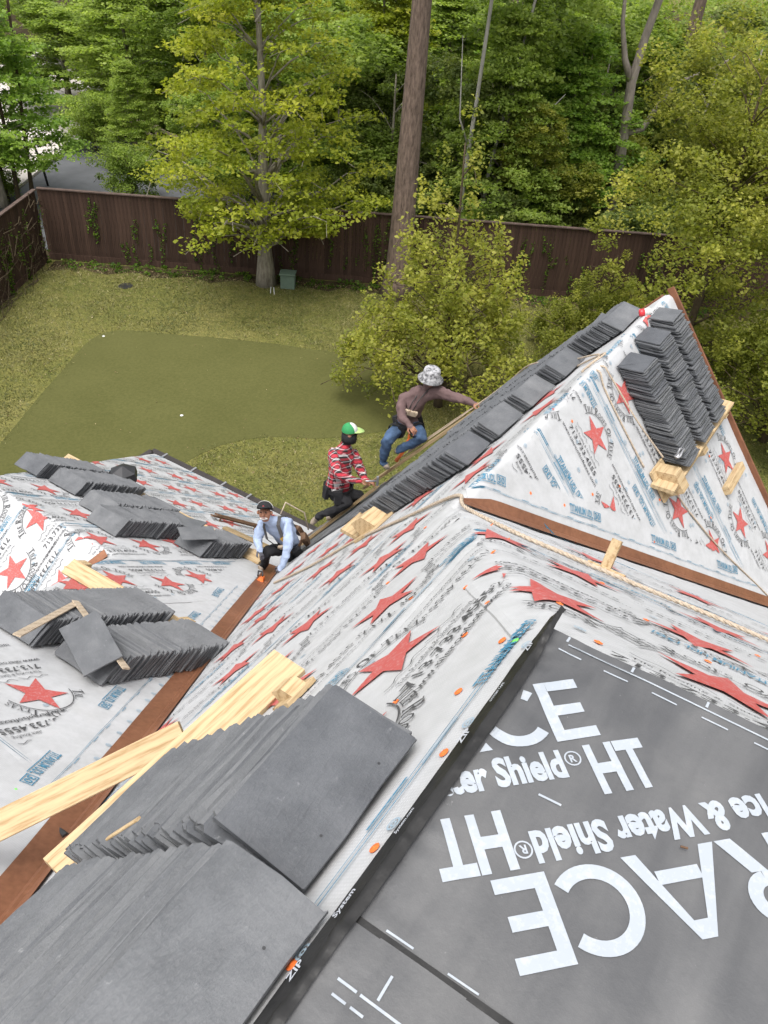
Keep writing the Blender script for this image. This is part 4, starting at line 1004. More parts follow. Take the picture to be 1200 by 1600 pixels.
rope([P('M', 6.45, 6.3, .19), P('M', 6.47, 5.2, .18), P('M', 6.40, 4.25, .20), P('M', 6.1, 3.62, .235), P('M', 5.62, 2.98, .10), P('M', 5.12, 2.35, .018), onA(4.84, 1.50, r2), onA(4.80, 1.36, r2)] + [P('G', a, s, .02 + .06 * min(1, s)) for a, s in ((4.80, .15), (4.83, .6), (4.92, 1.02))], r2, 'thin rope from the gable edge over the ridge to the metal shackle', .035)
rope([P('M', 5.35, 2.75, .02), P('M', 4.95, 2.2, .015), onA(4.78, 1.52, r2), onA(4.70, 1.36, r2)] + [P('G', a, s, r2) for a, s in ((4.66, .2), (4.66, .55), (4.68, .97))], r2, 'second thin rope draped over the ridge left of the shackle', .035)
rope([P('G', a, s, r2 + .004) for a, s in ((4.95, 1.28), (5.06, 1.65), (5.30, 2.2), (5.75, 3.0), (6.2, 3.9))], r2, 'thin rope running down the triangular slope from the shackle bracket', .035)
# shackle
e = empty('shackle', P('G', 4.95, 1.03, .1)); tag(e, 'bright metal shackle tying the rope at the leftmost tall stack', 'shackle')
c0 = P('G', 4.95, 1.03, .22)
MB().tube([c0 + PL['G']['al'] * math.cos(t) * .055 * 1.5 + nG_ * math.sin(t) * .03 + dG_ * .01 * math.sin(3 * t) for t in np.linspace(0, 6.0, 16)], .011, 8).obj('bow', MT['steel'], e, True)
MB().tube([c0 - PL['G']['al'] * .07, c0 + PL['G']['al'] * .09 + dG_ * .02], .010, 8).obj('pin', MT['steel'], e, True)
# drink can
e = empty('drink_can', P('M', 6.0, 2.26, .0)); tag(e, 'small red and white drink can on the last ridge stack', 'can')
cd = (RTV := Vector((.512, -.859, .0)) + Vector((0, 0, .25))).normalized(); cc = P('M', 6.02, 2.28, .05)
MB().lathe(cc, cd, [(.026, 0), (.036, .008), (.036, .05)], 16).obj('red_body', MT['canred'], e, True)
MB().lathe(cc, cd, [(.0362, .0501), (.0362, .095), (.029, .108), (.029, .11)], 16).obj('white_top', MT['capwhite'], e, True)
# black pipe boot, steel roof jack, steel strap
e = empty('pipe_boot', P('L', 7.98, 6.15)); tag(e, 'black angular pipe boot standing behind the far slate row', 'pipe boot')
c0 = P('L', 7.98, 6.10, 0)
MB().lathe(c0, (0, 0, 1), [(.15, -.06), (.15, .10), (.22, .26), (.20, .36), (.02, .44)], 6).obj('hood', MT['blacktool'], e)
MB().lathe(c0 + Vector((0, .33, .0)), (0.25, 0, 1), [(.13, 0), (.02, .2)], 4).obj('flap', MT['blacktool'], e)
e = empty('roof_jack', P('L', 6.8, 7.3)); tag(e, 'dark brown steel roof jack lying in front of the crouching worker', 'roof jack')
pa, pb = P('L', 6.95, 7.0, .10), P('L', 6.55, 7.75, .10)
MB().box((pa + pb) / 2, (pb - pa) / 2, (0, .03, .0), nL_ * .012).obj('rail', MT['leather'], e)
MB().box((pa + pb) / 2 - nL_ * .05 + Vector((0, .09, 0)), (pb - pa) / 2 * .95, (0, .025, 0), nL_ * .012).obj('rail', MT['leather'], e)
for f in (.12, .85):
    c = pa.lerp(pb, f); MB().box(c - nL_ * .045, nL_ * .05, (0, .012, 0), (.012, 0, 0)).obj('foot', MT['leather'], e)
plank('plank', P('L', 6.55, 6.75, .03), P('L', 5.75, 6.95, .03), dL_, .16, .036, MT['wood2'], 'grey weathered plank on the slope left of the crouching worker', 'plank')
o = MB().box(P('M', -1.0, 2.62, .09), Vector((.10, -.03, .02)), Vector((0, .02, -.024)), Vector((.002, .003, .004)), .001).obj('steel_strap', MT['steel']); tag(o, 'perforated steel strap by the copper valley at the left edge', 'strap')

# ------------------------------------------------------------------ yard: f metres straight ahead of the photographer, r metres to the right
ZG = -11.3
FW, RT = Vector((.859, .512, 0)), Vector((.512, -.859, 0))
def yd(f, r, z=0.0): return Vector((-1.497, -.378, ZG + z)) + FW * f + RT * r
def sheet(name, pts, z, mat, kind='structure'):
    o = build(name, [yd(f, r, z) for f, r in pts], [tuple(range(len(pts)))], mat); o['kind'] = kind
    if o.data.polygons[0].normal.z < 0: o.data.flip_normals()
    return o
sheet('lawn', [(-200, -250), (-200, 250), (400, 250), (400, -250)], 0, MT['lawn'])
sheet('woodland_floor', [(30.3, -60), (30.3, 80), (120, 120), (120, -90)], .006, MT['soil'])
sheet('flower_bed', [(29.2, -13.2)] + [(29.45 + .22 * math.sin(i * 1.7) + .1 * math.sin(i * 3.1), -12.6 + i * .55) for i in range(48)] + [(30.2, 13.4), (30.2, -13.2)], .006, MT['soil'])
sheet('driveway', [(31.2, -17.6), (31.2, -5), (36, -3.5), (41, -6.5), (46.5, -13), (47.5, -17.6)], .012, MT['drive'])
sheet('pale_paving', [(31, -40), (31, -17.75), (70, -17.9), (70, -60)], .012, MT['pave'])
MB().box(yd(39, -17.68, .06), FW * 8.4, RT * .06, (0, 0, .07)).obj('kerb', MT['pave'])['kind'] = 'structure'
PATCH = [(24.65, -9.6), (24.9, -7.0), (24.8, -4.2), (24.6, -2.9), (24.2, -.6), (22.6, .7), (20.6, .6), (19.75, -.7), (19.35, -2.0), (19.25, -3.3), (18.7, -4.5), (17.6, -5.4), (16.2, -6.2), (15.2, -8.4), (15.4, -10.6), (17.8, -10.3), (21.5, -10.1)]
def smooth_poly(p, n=6):
    out = []; k = len(p)
    for i in range(k):
        p0, p1, p2, p3 = (np.array(p[(i + j) % k]) for j in (-1, 0, 1, 2))
        for t in np.linspace(0, 1, n, endpoint=False): out.append(tuple(.5 * ((2 * p1) + (p2 - p0) * t + (2 * p0 - 5 * p1 + 4 * p2 - p3) * t * t + (3 * p1 - p0 - 3 * p2 + p3) * t ** 3)))
    return out
PATCHS = smooth_poly(PATCH, 8)
sheet('smooth_turf', PATCHS, .008, MT['turf'])
def inside(poly, x, y):
    x = np.asarray(x); y = np.asarray(y); c = np.zeros(x.shape, bool); j = len(poly) - 1
    for i in range(len(poly)):
        xi, yi = poly[i]; xj, yj = poly[j]
        c ^= ((yi > y) != (yj > y)) & (x < (xj - xi) * (y - yi) / (yj - yi + 1e-12) + xi); j = i
    return c
# grass blades
def grass():
    n = 240000; f = RNG.uniform(13, 29.6, n); r = RNG.uniform(-14, 11, n)
    den = noise2(f * .8, r * .8, 41) + .6 * noise2(f * 3, r * 3, 42)
    ok = ~inside(PATCHS, f + RNG.normal(0, .12, n), r + RNG.normal(0, .12, n)) & (RNG.uniform(-1, 1.2, n) < den + .5); f, r = f[ok], r[ok]; n = len(f)
    base = np.array(yd(0, 0, 0))[None] + np.outer(f, FW) + np.outer(r, RT)
    a = RNG.uniform(0, 6.283, n); h = RNG.uniform(.02, .07, n); w = RNG.uniform(.008, .02, n); ln = RNG.normal(0, .04, (n, 2))
    d = np.stack([np.cos(a), np.sin(a), 0 * a], -1) * w[:, None]
    tip = base + np.stack([ln[:, 0], ln[:, 1], h], -1)
    V = np.stack([base - d, base + d, tip], 1).reshape(-1, 3)
    tint = np.clip(.45 + .28 * noise2(f * .5, r * .5, 43) + .2 * noise2(f * 2.2, r * 2.2, 44) + RNG.normal(0, .24, n), 0, 1)
    me = tri_mesh('grass', V, np.arange(3 * n).reshape(-1, 3), MT['grass'], tint)
    o = bpy.data.objects.new('grass', me); link(o); tag(o, 'short patchy lawn grass round the smooth turf', 'grass', kind='stuff')
grass()

def litter():
    n = 5200; f = np.concatenate([RNG.uniform(14, 29.9, n // 2), 29.9 - np.abs(RNG.normal(0, .5, n // 2))]); r = RNG.uniform(-13.6, 11, len(f)); n = len(f)
    ok = ~inside(PATCHS, f, r) | (RNG.uniform(0, 1, n) < .12); f, r = f[ok], r[ok]; n = len(f)
    base = np.array(yd(0, 0, .03))[None] + np.outer(f, FW) + np.outer(r, RT); a = RNG.uniform(0, 6.283, n); sz = RNG.uniform(.012, .034, n)
    u = np.stack([np.cos(a), np.sin(a), RNG.normal(0, .3, n)], -1) * sz[:, None]; w = np.stack([-np.sin(a), np.cos(a), RNG.normal(0, .3, n)], -1) * sz[:, None] * .6
    V = np.stack([base - u, base + w, base + u, base - w], 1).reshape(-1, 3); me = tri_mesh('leaf_litter', V, np.arange(4 * n).reshape(-1, 4), MT['litter'], RNG.uniform(0, 1, n))
    o = bpy.data.objects.new('leaf_litter', me); link(o); tag(o, 'fallen brown leaves scattered over the lawn', 'leaf litter', kind='stuff')
litter()
# ------------------------------------------------------------------ fences
def board_fence(name, p0, p1, h, label, bw=.145):
    p0, p1 = Vector(p0), Vector(p1); t = (p1 - p0); n = int(t.length / bw); t.normalize(); side = Vector((0, 0, 1)).cross(t)
    e = empty(name, p0); tag(e, label, 'fence')
    ang = math.atan2(t.y, t.x); ms = []
    for v in range(4):
        hh = h + random.uniform(-.012, .012); b = MB().box((0, 0, hh / 2 + .02), (bw * .475, 0, 0), (0, .011, 0), (0, 0, hh / 2), 0)
        me = bpy.data.meshes.new('board'); me.from_pydata(b.v, [], b.f); me.materials.append(MT['fence']); ms.append(me)
    for i in range(n):
        o = bpy.data.objects.new('board', ms[random.randrange(4)]); link(o, e); o.location = t * (bw * (i + .5)) + side * random.uniform(-.006, .006); o.rotation_euler = (0, 0, ang + random.gauss(0, .01))
    for z in (.35, h * .55, h - .25):
        MB().box(p0 + t * (n * bw / 2) + side * .035 + Vector((0, 0, z)), t * (n * bw / 2), side * .02, (0, 0, .045)).obj('rail', MT['fence'], e)
    MB().box(p0 + t * (n * bw / 2) + Vector((0, 0, h + .055)), t * (n * bw / 2 + .03), side * .075, (0, 0, .022), .004).obj('cap_board', MT['fencecap'], e)
    MB().box(p0 + t * (n * bw / 2) - side * .022 + Vector((0, 0, .13)), t * (n * bw / 2), side * .01, (0, 0, .12)).obj('kick_board', MT['fence'], e)
    for i in range(int(n * bw / 2.4) + 1):
        MB().box(p0 + t * (i * 2.4) + side * .06 + Vector((0, 0, h / 2)), t * .05, side * .05, (0, 0, h / 2 + .02)).obj('post', MT['fence'], e)
    return e
board_fence('fence', yd(30.3, -13.4), yd(30.3, 14.5), 2.6, 'long brown board fence across the back of the lawn')
board_fence('fence', yd(14.0, -14.1), yd(30.2, -13.45), 2.6, 'brown side fence overgrown with dry vines at the left edge')
e = empty('rail_fence', yd(50, -18.7)); tag(e, 'weathered open rail fence beyond the driveway', 'fence')
rp = [(50, -18.7), (48, -16.6), (46.2, -14.7), (44.4, -12.9), (42.4, -10.8), (40.4, -8.8), (38.4, -6.8)]
for f, r in rp: MB().box(yd(f, r, .75), (.09, 0, 0), (0, .09, 0), (0, 0, .75)).obj('post', MT['lath'], e)
for (f0, r0), (f1, r1) in zip(rp[:-1], rp[1:]):
    for z in (.45, .9, 1.35):
        a, b = yd(f0, r0, z), yd(f1, r1, z); MB().box((a + b) / 2, (b - a) / 2, (b - a).cross(Vector((0, 0, 1))).normalized() * .025, (0, 0, .075)).obj('rail', MT['lath'], e)
e = empty('iron_fence', yd(40, -19.2)); tag(e, 'low black iron fence on the pale paving at the left edge', 'fence')
for z in (.15, 1.1): a, b = yd(33, -18.4, z), yd(44, -19.8, z); MB().box((a + b) / 2, (b - a) / 2, RT * .02, (0, 0, .025)).obj('rail', MT['blacktool'], e)
for i in range(60):
    p = yd(33, -18.4).lerp(yd(44, -19.8), i / 59); MB().box(p + Vector((0, 0, .62)), (.012, 0, 0), (0, .012, 0), (0, 0, .6)).obj('picket', MT['blacktool'], e)
# driveway lamp with a bent neck
e = empty('lamp_post', yd(38.6, -16.7)); tag(e, 'thin black lamp post with a bent neck beside the driveway', 'lamp post')
MB().tube([yd(38.6, -16.55, 0), yd(38.6, -16.65, 1.0), yd(38.6, -16.85, 1.75), yd(38.55, -16.75, 1.98), yd(38.5, -16.5, 2.03)], .055, 8).obj('pole', MT['blacktool'], e, True)
MB().lathe(yd(38.48, -16.45, 1.93), (0, 0, 1), [(.09, 0), (.07, .09), (.02, .12)], 10).obj('lamp_head', MT['blacktool'], e, True)
# green utility box
e = empty('utility_box', yd(29.35, -4.2)); tag(e, 'green utility box standing beside the trunk of the yellow-green tree', 'utility box')
MB().box(yd(29.35, -4.2, .27), RT * .26, FW * .2, (0, 0, .27), .02).obj('cabinet', MT['utility'], e)
MB().box(yd(29.33, -4.2, .57), RT * .29, FW * .24, (0, 0, .03), .01).obj('lid', MT['utility'], e)
# bits on the lawn
for (f, r, lab) in ((24.4, -9.55, 'small pale stone on the lawn left of the smooth turf'), (20.0, -5.95, 'tiny white scrap lying on the smooth turf')):
    o = MB().lathe(yd(f, r, .0), (0, 0, 1), [(.045, 0), (.05, .015), (.03, .03)], 7).obj('stone' if 'stone' in lab else 'paper_scrap', MT['capwhite'], origin=yd(f, r)); tag(o, lab, 'stone' if 'stone' in lab else 'scrap')
o = MB().lathe(yd(28.4, -10.0, .0), (0, 0, 1), [(.26, 0), (.26, .012), (.2, .016)], 16).obj('drain_cover', MT['blacktool'], origin=yd(28.4, -10.0)); tag(o, 'dark round drain cover in the lawn near the left fence', 'drain cover')
for k, (f, r) in enumerate(((28.7, -4.75), (28.65, -4.62))):
    o = MB().box(yd(f, r, .12), (.012, 0, 0), (0, .012, 0), (.02, .03 * k, .13)).obj('marker_stake', MT['capwhite'], origin=yd(f, r)); tag(o, ('left' if k == 0 else 'right') + ' one of two white marker stakes in front of the yellow-green tree', 'stake')

# ------------------------------------------------------------------ trees
def leaves(centres, radii, per, size, seed, tint0=.5, droop=0.0):
    """leaf-shaped kites scattered in ellipsoids; returns vertices, quads, tint"""
    rg = np.random.default_rng(seed); k = len(centres)
    idx = np.repeat(np.arange(k), per); n = len(idx)
    d = rg.normal(size=(n, 3)); d /= np.linalg.norm(d, axis=1, keepdims=True); rad = rg.uniform(0, 1, n) ** .45
    c = centres[idx] + d * rad[:, None] * radii[idx]
    ax = rg.normal(size=(n, 3)); ax[:, 2] = ax[:, 2] * .5 - droop; ax /= np.linalg.norm(ax, axis=1, keepdims=True)
    nr = rg.normal(size=(n, 3)) * .6; nr[:, 2] += .9; sd_ = np.cross(ax, nr); sd_ /= np.linalg.norm(sd_, axis=1, keepdims=True) + 1e-9
    s = size * rg.uniform(.55, 1.25, n)[:, None]; w = .36
    lift = np.cross(sd_, ax) * s * .12
    V = np.stack([c - ax * s * .5, c + sd_ * s * w + lift, c + ax * s * .5, c - sd_ * s * w + lift], 1).reshape(-1, 3)
    ct = rg.normal(0, .16, k); tint = np.clip(tint0 + ct[idx] + rg.normal(0, .13, n), 0, 1)
    return V, np.arange(4 * n).reshape(-1, 4), tint
def crown_centres(style, h, base, R, k, seed):
    rg = np.random.default_rng(seed)
    if style == 'layered':           # tiers of flat sprays, widest low down
        z = base + (h - base) * rg.uniform(0, 1, k) ** 1.25; t = (z - base) / (h - base)
        prof = R * np.clip(1.05 - .95 * t ** 1.3, .08, 1) * np.where(t < .12, .55 + 3.7 * t, 1)
        a = rg.uniform(0, 6.283, k); q_ = rg.uniform(.15, 1, k) ** .6 * prof * (1 + .18 * np.sin(a * 3 + seed) + .1 * np.sin(a * 7))
        C_ = np.stack([q_ * np.cos(a), q_ * np.sin(a), z - .10 * q_], -1)
        Rr = np.stack([rg.uniform(.45, .95, k), rg.uniform(.45, .95, k), rg.uniform(.10, .24, k)], -1)
    elif style == 'shoots':          # many upright leafy shoots
        a = rg.uniform(0, 6.283, k); q_ = R * rg.uniform(0, 1, k) ** .55 * (1 + .2 * np.sin(a * 3 + seed) + .12 * np.sin(5 * a)); top = h * (1 - .66 * (q_ / R) ** 1.1) * rg.uniform(.52, 1.10, k)
        z = base + (top - base) * rg.uniform(.25, 1, k) ** .7
        C_ = np.stack([q_ * np.cos(a), q_ * np.sin(a), z], -1)
        Rr = np.stack([rg.uniform(.16, .34, k), rg.uniform(.16, .34, k), rg.uniform(.28, .62, k)], -1)
    else:                            # uneven rounded mass made of several lobes
        nl = 9; la = rg.uniform(0, 6.283, nl); lr = R * rg.uniform(.2, .75, nl); lz = base + (h - base) * rg.uniform(.12, .92, nl); ls = R * rg.uniform(.35, .6, nl)
        j = rg.integers(0, nl, k); d = rg.normal(size=(k, 3)); d /= np.linalg.norm(d, axis=1, keepdims=True); d *= (rg.uniform(.35, 1, k) ** .5)[:, None]
        C_ = np.stack([lr[j] * np.cos(la[j]), lr[j] * np.sin(la[j]), lz[j]], -1) + d * ls[j][:, None] * np.array([1, 1, .85]) ; C_[:, 2] = np.maximum(C_[:, 2], base * .6)
        Rr = rg.uniform(.3, .7, (k, 1)) * np.array([[1, 1, .65]])
    return C_, Rr
def limb(b, p0, p1, r0, r1, seed, n=5, sag=.12):
    rg = random.Random(seed); p0, p1 = Vector(p0), Vector(p1); L_ = (p1 - p0).length; pts = []
    for i in range(n + 1):
        t = i / n; p = p0.lerp(p1, t); p.z += math.sin(t * math.pi) * L_ * sag
        if 0 < i < n: p += Vector((rg.gauss(0, .03), rg.gauss(0, .03), rg.gauss(0, .02))) * L_
        pts.append(p)
    b.tube(pts, [r0 + (r1 - r0) * i / n for i in range(n + 1)], 6)
def tree_meshes(style, h, base, R, k, per, size, mat, bark, tr, seed, trunk_path=None, nlimb=26, tint0=.5, th=None, squash=(1, 1)):
    C_, Rr = crown_centres(style, h, base, R, k, seed); C_[:, 0] *= squash[0]; C_[:, 1] *= squash[1]
    V, Q, tint = leaves(C_, Rr, per, size, seed + 1, tint0)
    crown = tri_mesh('crown', V, Q, MT[mat], tint)
    b = MB(); th = th or h * .93; path = trunk_path or [(0, 0, -.1), (.03 * h * .1, .02, th * .25), (.04, -.05, th * .55), (-.04, .05, th)]
    nn = len(path); prof = [tr * (1.55 if i == 0 else 1) * (1 - .82 * (i / (nn - 1))) for i in range(nn)]
    fine = []; fr = []
    for i in range(nn - 1):
        for t in (0, .25, .5, .75): fine.append(Vector(path[i]).lerp(Vector(path[i + 1]), t)); fr.append(prof[i] + (prof[i + 1] - prof[i]) * (t if i else min(1, t * 1.6)))
    fine.append(Vector(path[-1])); fr.append(prof[-1]); b.tube(fine, fr, 10)
    rg = np.random.default_rng(seed + 2)
    for j in rg.choice(k, min(nlimb, k), replace=False):
        c = C_[j]; z0 = max(base * .7, c[2] - .55 * math.hypot(c[0], c[1]) - .2); z0 = min(z0, th * .95)
        p = min(fine, key=lambda q_: abs(q_.z - z0)); limb(b, p, c, max(.02, tr * .32 * (1 - z0 / h)), .008, int(j))
    for j in rg.choice(k, min(nlimb * 2, k), replace=False):
        c = Vector(C_[j]); d = Vector((rg.normal(0, .3), rg.normal(0, .3), -.25)); limb(b, c + d * 1.2, c, .012, .004, int(j) + 1, 2, .02)
    me = bpy.data.meshes.new('trunk'); me.from_pydata([tuple(v) for v in b.v], [], b.f); me.materials.append(MT[bark]); me.shade_smooth()
    return me, crown
def plant_tree(name, label, pos, meshes, rot=0.0, sc=1.0, group=None, cat='tree', scz=None):
    e = empty(name, pos); tag(e, label, cat, group); e.rotation_euler = (0, 0, rot); e.scale = (sc, sc, scz or sc)
    for nm, me in zip(('trunk', 'crown'), meshes):
        if me is None: continue
        o = bpy.data.objects.new(nm, me); link(o, e)
    return e
T_main = tree_meshes('layered', 12.5, 2.5, 4.5, 340, 85, .155, 'leafA', 'bark1', .27, 11, nlimb=120, tint0=.52)
plant_tree('shade_tree', 'yellow-green tree with tiers of flat sprays in front of the brown fence', yd(29.5, -5.05), T_main, .4)
T_shoot = tree_meshes('shoots', 8.0, .3, 2.6, 400, 50, .12, 'leafE', 'twig', .10, 21, nlimb=110, tint0=.72)
plant_tree('leafy_shrub_tree', 'bushy yellow-green tree with upright shoots behind the three workers', yd(21.6, 1.35), T_shoot, .3)
T_right = tree_meshes('round', 9.2, .6, 4.6, 600, 110, .115, 'leafE', 'twig', .16, 31, nlimb=60, tint0=.55)
plant_tree('leafy_tree', 'large olive-green tree rising behind the triangular slope', yd(25.0, 9.3), T_right, 0)
T_r2 = tree_meshes('shoots', 5.8, .3, 3.0, 430, 90, .105, 'leafE', 'twig', .10, 33, nlimb=50, tint0=.50)
plant_tree('leafy_shrub_tree', 'bushy olive shrub left of the ridge peak', yd(24.6, 6.4), T_r2, 1.0, .72)
plant_tree('leafy_shrub_tree', 'bushy olive shrub at the right edge beyond the copper rake', yd(21.0, 10.9), T_r2, 2.2, .95)
# tall trunks whose crowns are above the picture
def pole_tree(name, label, f, r, path, r0, bark, limbs=(), crown=None, cz=0):
    e = empty(name, yd(f, r)); tag(e, label, 'tree'); b = MB(); fine = []; k = len(path)
    pts = [yd(f, r) + RT * x + FW * y + Vector((0, 0, z)) for x, y, z in path]
    for i in range(k - 1):
        for t in np.linspace(0, 1, 6, endpoint=False): fine.append(pts[i].lerp(pts[i + 1], float(t)))
    fine.append(pts[-1]); n = len(fine)
    b.tube(fine, [r0 * (1 + .45 * math.exp(-i * .9)) * (1 - .55 * i / n) for i in range(n)], 12)
    b.obj('trunk', MT[bark], e, True)
    for lp, lr in limbs:
        q_ = [yd(f, r) + RT * x + FW * y + Vector((0, 0, z)) for x, y, z in lp]; m_ = MB(); m_.tube(q_, [lr * (1 - .75 * i / (len(q_) - 1)) for i in range(len(q_))], 8); m_.obj('limb', MT[bark], e, True)
    if crown is not None:
        o = bpy.data.objects.new('crown', crown); link(o, e); o.location = (0, 0, cz)
    return e
Cp, Rp = crown_centres('round', 9, 0, 3.6, 150, 77); Vp, Qp, tp = leaves(Cp, Rp, 60, .17, 78, .4); pine_crown = tri_mesh('crown', Vp, Qp, MT['leafC'], tp)
pole_tree('pine_tree', 'thick brown pine trunk rising behind the bushy tree', 29.4, -.15, [(0, 0, -.1), (.05, 0, 4), (.12, 0, 9), (.2, .1, 17)], .47, 'bark2', (), pine_crown, 14)
pole_tree('hardwood_tree', 'bare forked grey trunk with a crooked branch above the right tree', 36.5, 8.9, [(-.2, 0, -.1), (-.25, 0, 2.6), (-.35, 0, 4.6), (-.5, 0, 6.4), (-.3, .2, 8), (.4, .3, 12)], .27, 'bark3',
          [([(-.5, 0, 6.4), (-.95, 0, 7.2), (-1.3, .1, 8.4), (-1.6, .1, 11)], .16), ([(-.35, 0, 4.5), (.3, -.2, 4.8), (.75, -.3, 5.9), (1.2, -.3, 6.6), (2.4, -.2, 7.1), (3.9, 0, 8.0)], .13)], pine_crown, 11)
pole_tree('pine_tree', 'slim dark pine trunk at the top right among the leaves', 46, 12.8, [(0, 0, -.1), (.1, 0, 5), (.3, 0, 16)], .42, 'bark2', (), pine_crown, 13)
pole_tree('birch_tree', 'thin pale trunk right of the thick pine', 33.5, 2.2, [(0, 0, -.1), (-.1, 0, 3), (.05, 0, 6), (.3, 0, 13)], .11, 'bark4', [([(0, 0, 4.2), (-.5, 0, 5.3), (-.7, 0, 8)], .05)], pine_crown, 10)
pole_tree('birch_tree', 'thin pale trunk leaning right beside the other pale trunk', 34.5, 3.0, [(0, 0, -.1), (.1, 0, 3), (.5, 0, 6), (1.4, 0, 12)], .09, 'bark4', [([(.1, 0, 2.6), (1.2, 0, 3.3), (2.6, 0, 3.6)], .05), ([(.2, 0, 3.6), (1.6, 0, 5.0), (2.6, 0, 6.2)], .04)], pine_crown, 9)
# the wood behind: a few kinds, each tree standing on its own
KIND = {
    'mid': tree_meshes('round', 11, .9, 3.7, 430, 95, .19, 'leafB', 'bark1', .20, 41, tint0=.5),
    'mid2': tree_meshes('layered', 10.5, .8, 3.9, 400, 100, .18, 'leafB', 'bark3', .18, 42, tint0=.6),
    'fresh': tree_meshes('layered', 10, 2.4, 3.6, 330, 95, .18, 'leafD', 'bark1', .15, 43, tint0=.5),
    'dark': tree_meshes('round', 9, .3, 3.4, 400, 95, .19, 'leafC', 'bark1', .18, 44, tint0=.55),
    'yellow': tree_meshes('layered', 11, .7, 3.6, 380, 100, .18, 'leafA', 'bark1', .18, 45, tint0=.45),
    'olive': tree_meshes('round', 10, .5, 3.8, 420, 95, .18, 'leafE', 'bark1', .18, 46, tint0=.5),
    'bush': tree_meshes('round', 3.2, .1, 2.0, 130, 75, .14, 'leafB', 'twig', .06, 47, tint0=.4),
    'darkbush': tree_meshes('round', 3.6, .1, 2.2, 140, 75, .15, 'leafC', 'twig', .06, 48, tint0=.5),
}
DESC = {'mid': 'mid-green rounded tree', 'mid2': 'mid-green tree with layered sprays', 'fresh': 'fresh bright green tree', 'dark': 'dark evergreen tree', 'yellow': 'yellow-green layered tree', 'olive': 'olive-green rounded tree', 'bush': 'mid-green bush', 'darkbush': 'dark green bush'}
WOOD = [  # kind, f, r, scale, where
    ('fresh', 35.5, -17.3, 1.0, 'with thin stems at the left edge above the fence corner'), ('fresh', 33.5, -20.5, .9, 'cut off by the left edge of the picture'), ('mid', 53, -20.5, 1.1, 'beyond the pale paving at the top left'),
    ('mid2', 49, -15.5, 1.1, 'behind the rail fence'), ('mid', 46, -10.5, 1.1, 'at the right end of the rail fence'), ('fresh', 51, -11, 1.2, 'behind the rail fence, taller than its neighbours'), ('mid2', 58, -17, 1.2, 'far behind the driveway at the top left'),
    ('mid', 42, -6.3, 1.05, 'left behind the yellow-green shade tree'), ('mid', 38.0, -3.2, 1.1, 'right behind the yellow-green shade tree'), ('mid', 36.5, -8.2, .5, 'small, on the edge of the driveway'), ('yellow', 41, -1.6, 1.1, 'between shade tree and thick pine'), ('dark', 35.5, -.8, .75, 'just left of the thick pine above the fence'),
    ('mid2', 47, 1.5, 1.2, 'behind the thick pine trunk'), ('dark', 36.0, 2.0, .72, 'right of the thick pine above the fence'), ('fresh', 37.0, 6.4, .95, 'with loose sprays right of the pine'), ('mid2', 34.6, 3.6, .85, 'between the two pale trunks'), ('mid', 38.5, 4.0, 1.0, 'between the pale trunks and the forked trunk'), ('fresh', 43.0, 5.0, 1.15, 'behind the pale thin trunks'), ('olive', 35.3, 5.4, .62, 'low above the fence in the middle'),
    ('dark', 36.5, 6.6, .6, 'low above the right part of the fence'), ('olive', 39.5, 8.0, .75, 'left of the foot of the forked trunk'), ('mid', 45, 9.5, 1.15, 'left behind the forked trunk'), ('dark', 41.0, 13.0, .75, 'right of the forked trunk'), ('olive', 46, 16.5, 1.2, 'under the crooked branch'),
    ('olive', 37, 15.5, 1.05, 'at the right edge behind the large olive tree'), ('yellow', 42, 20, 1.1, 'at the far right edge'), ('mid2', 55, 13, 1.25, 'high behind the forked trunk'), ('mid', 57, 5.5, 1.3, 'far back in the upper middle'), ('mid2', 56, -4.5, 1.3, 'far back above the shade tree'), ('olive', 58, 21, 1.3, 'far back at the upper right'),
    ('mid', 62, 0, 1.3, 'farthest back in the middle'), ('mid2', 63, -11, 1.3, 'farthest back on the left'), ('mid2', 63, 11, 1.3, 'farthest back right of the middle'), ('dark', 64, 24, 1.3, 'farthest back on the right'), ('dark', 64, -22, 1.3, 'farthest back at the left edge'), ('dark', 66, 31, 1.3, 'farthest back beyond the right edge'),
    ('darkbush', 33.2, 4.2, .8, 'peeping over the fence in the middle'), ('darkbush', 33.0, 8.6, .85, 'peeping over the right end of the fence'), ('bush', 33.4, -3.5, .8, 'peeping over the fence behind the shade tree'), ('bush', 37.2, -12.2, .7, 'growing through the driveway edge'), ('darkbush', 39.5, -8.6, .8, 'shading the right end of the driveway'), ('mid2', 42.5, -13.6, .45, 'young, in front of the rail fence'), ('bush', 44.5, -16.2, .8, 'at the far corner of the driveway'), ('bush', 47.5, -17.2, .6, 'at the foot of the rail fence'),
    ('bush', 36.3, -17.6, .45, 'beside the thin stems at the left edge'), ('darkbush', 44, -8.6, .8, 'right of the rail fence'), ('darkbush', 33, 11.4, .9, 'above the fence behind the large olive tree'), ('bush', 33.4, -.9, .7, 'over the fence beside the thick pine'), ('mid', 50, 6.5, 1.15, 'behind the fresh green tree in the middle'), ('mid', 49, -4.5, 1.1, 'behind the shade tree, half hidden'), ('mid2', 50, 19, 1.2, 'behind the crooked branch'),
]
for i, (kd, f, r, sc_, where) in enumerate(WOOD):
    hk = dict(mid=11, mid2=10.5, fresh=10, dark=9, yellow=11, olive=10).get(kd, 3.4); szz = min(sc_, (13.5 - .116 * f + 1.2 * math.sin(i * 2.1)) / hk)
    plant_tree('bush' if 'bush' in kd else 'woodland_tree', f'{DESC[kd]} {where}', yd(f, r), KIND[kd], i * 2.399, sc_, 'trees of the wood behind the fence' if 'bush' not in kd else 'bushes along the fence', 'bush' if 'bush' in kd else 'tree', szz)
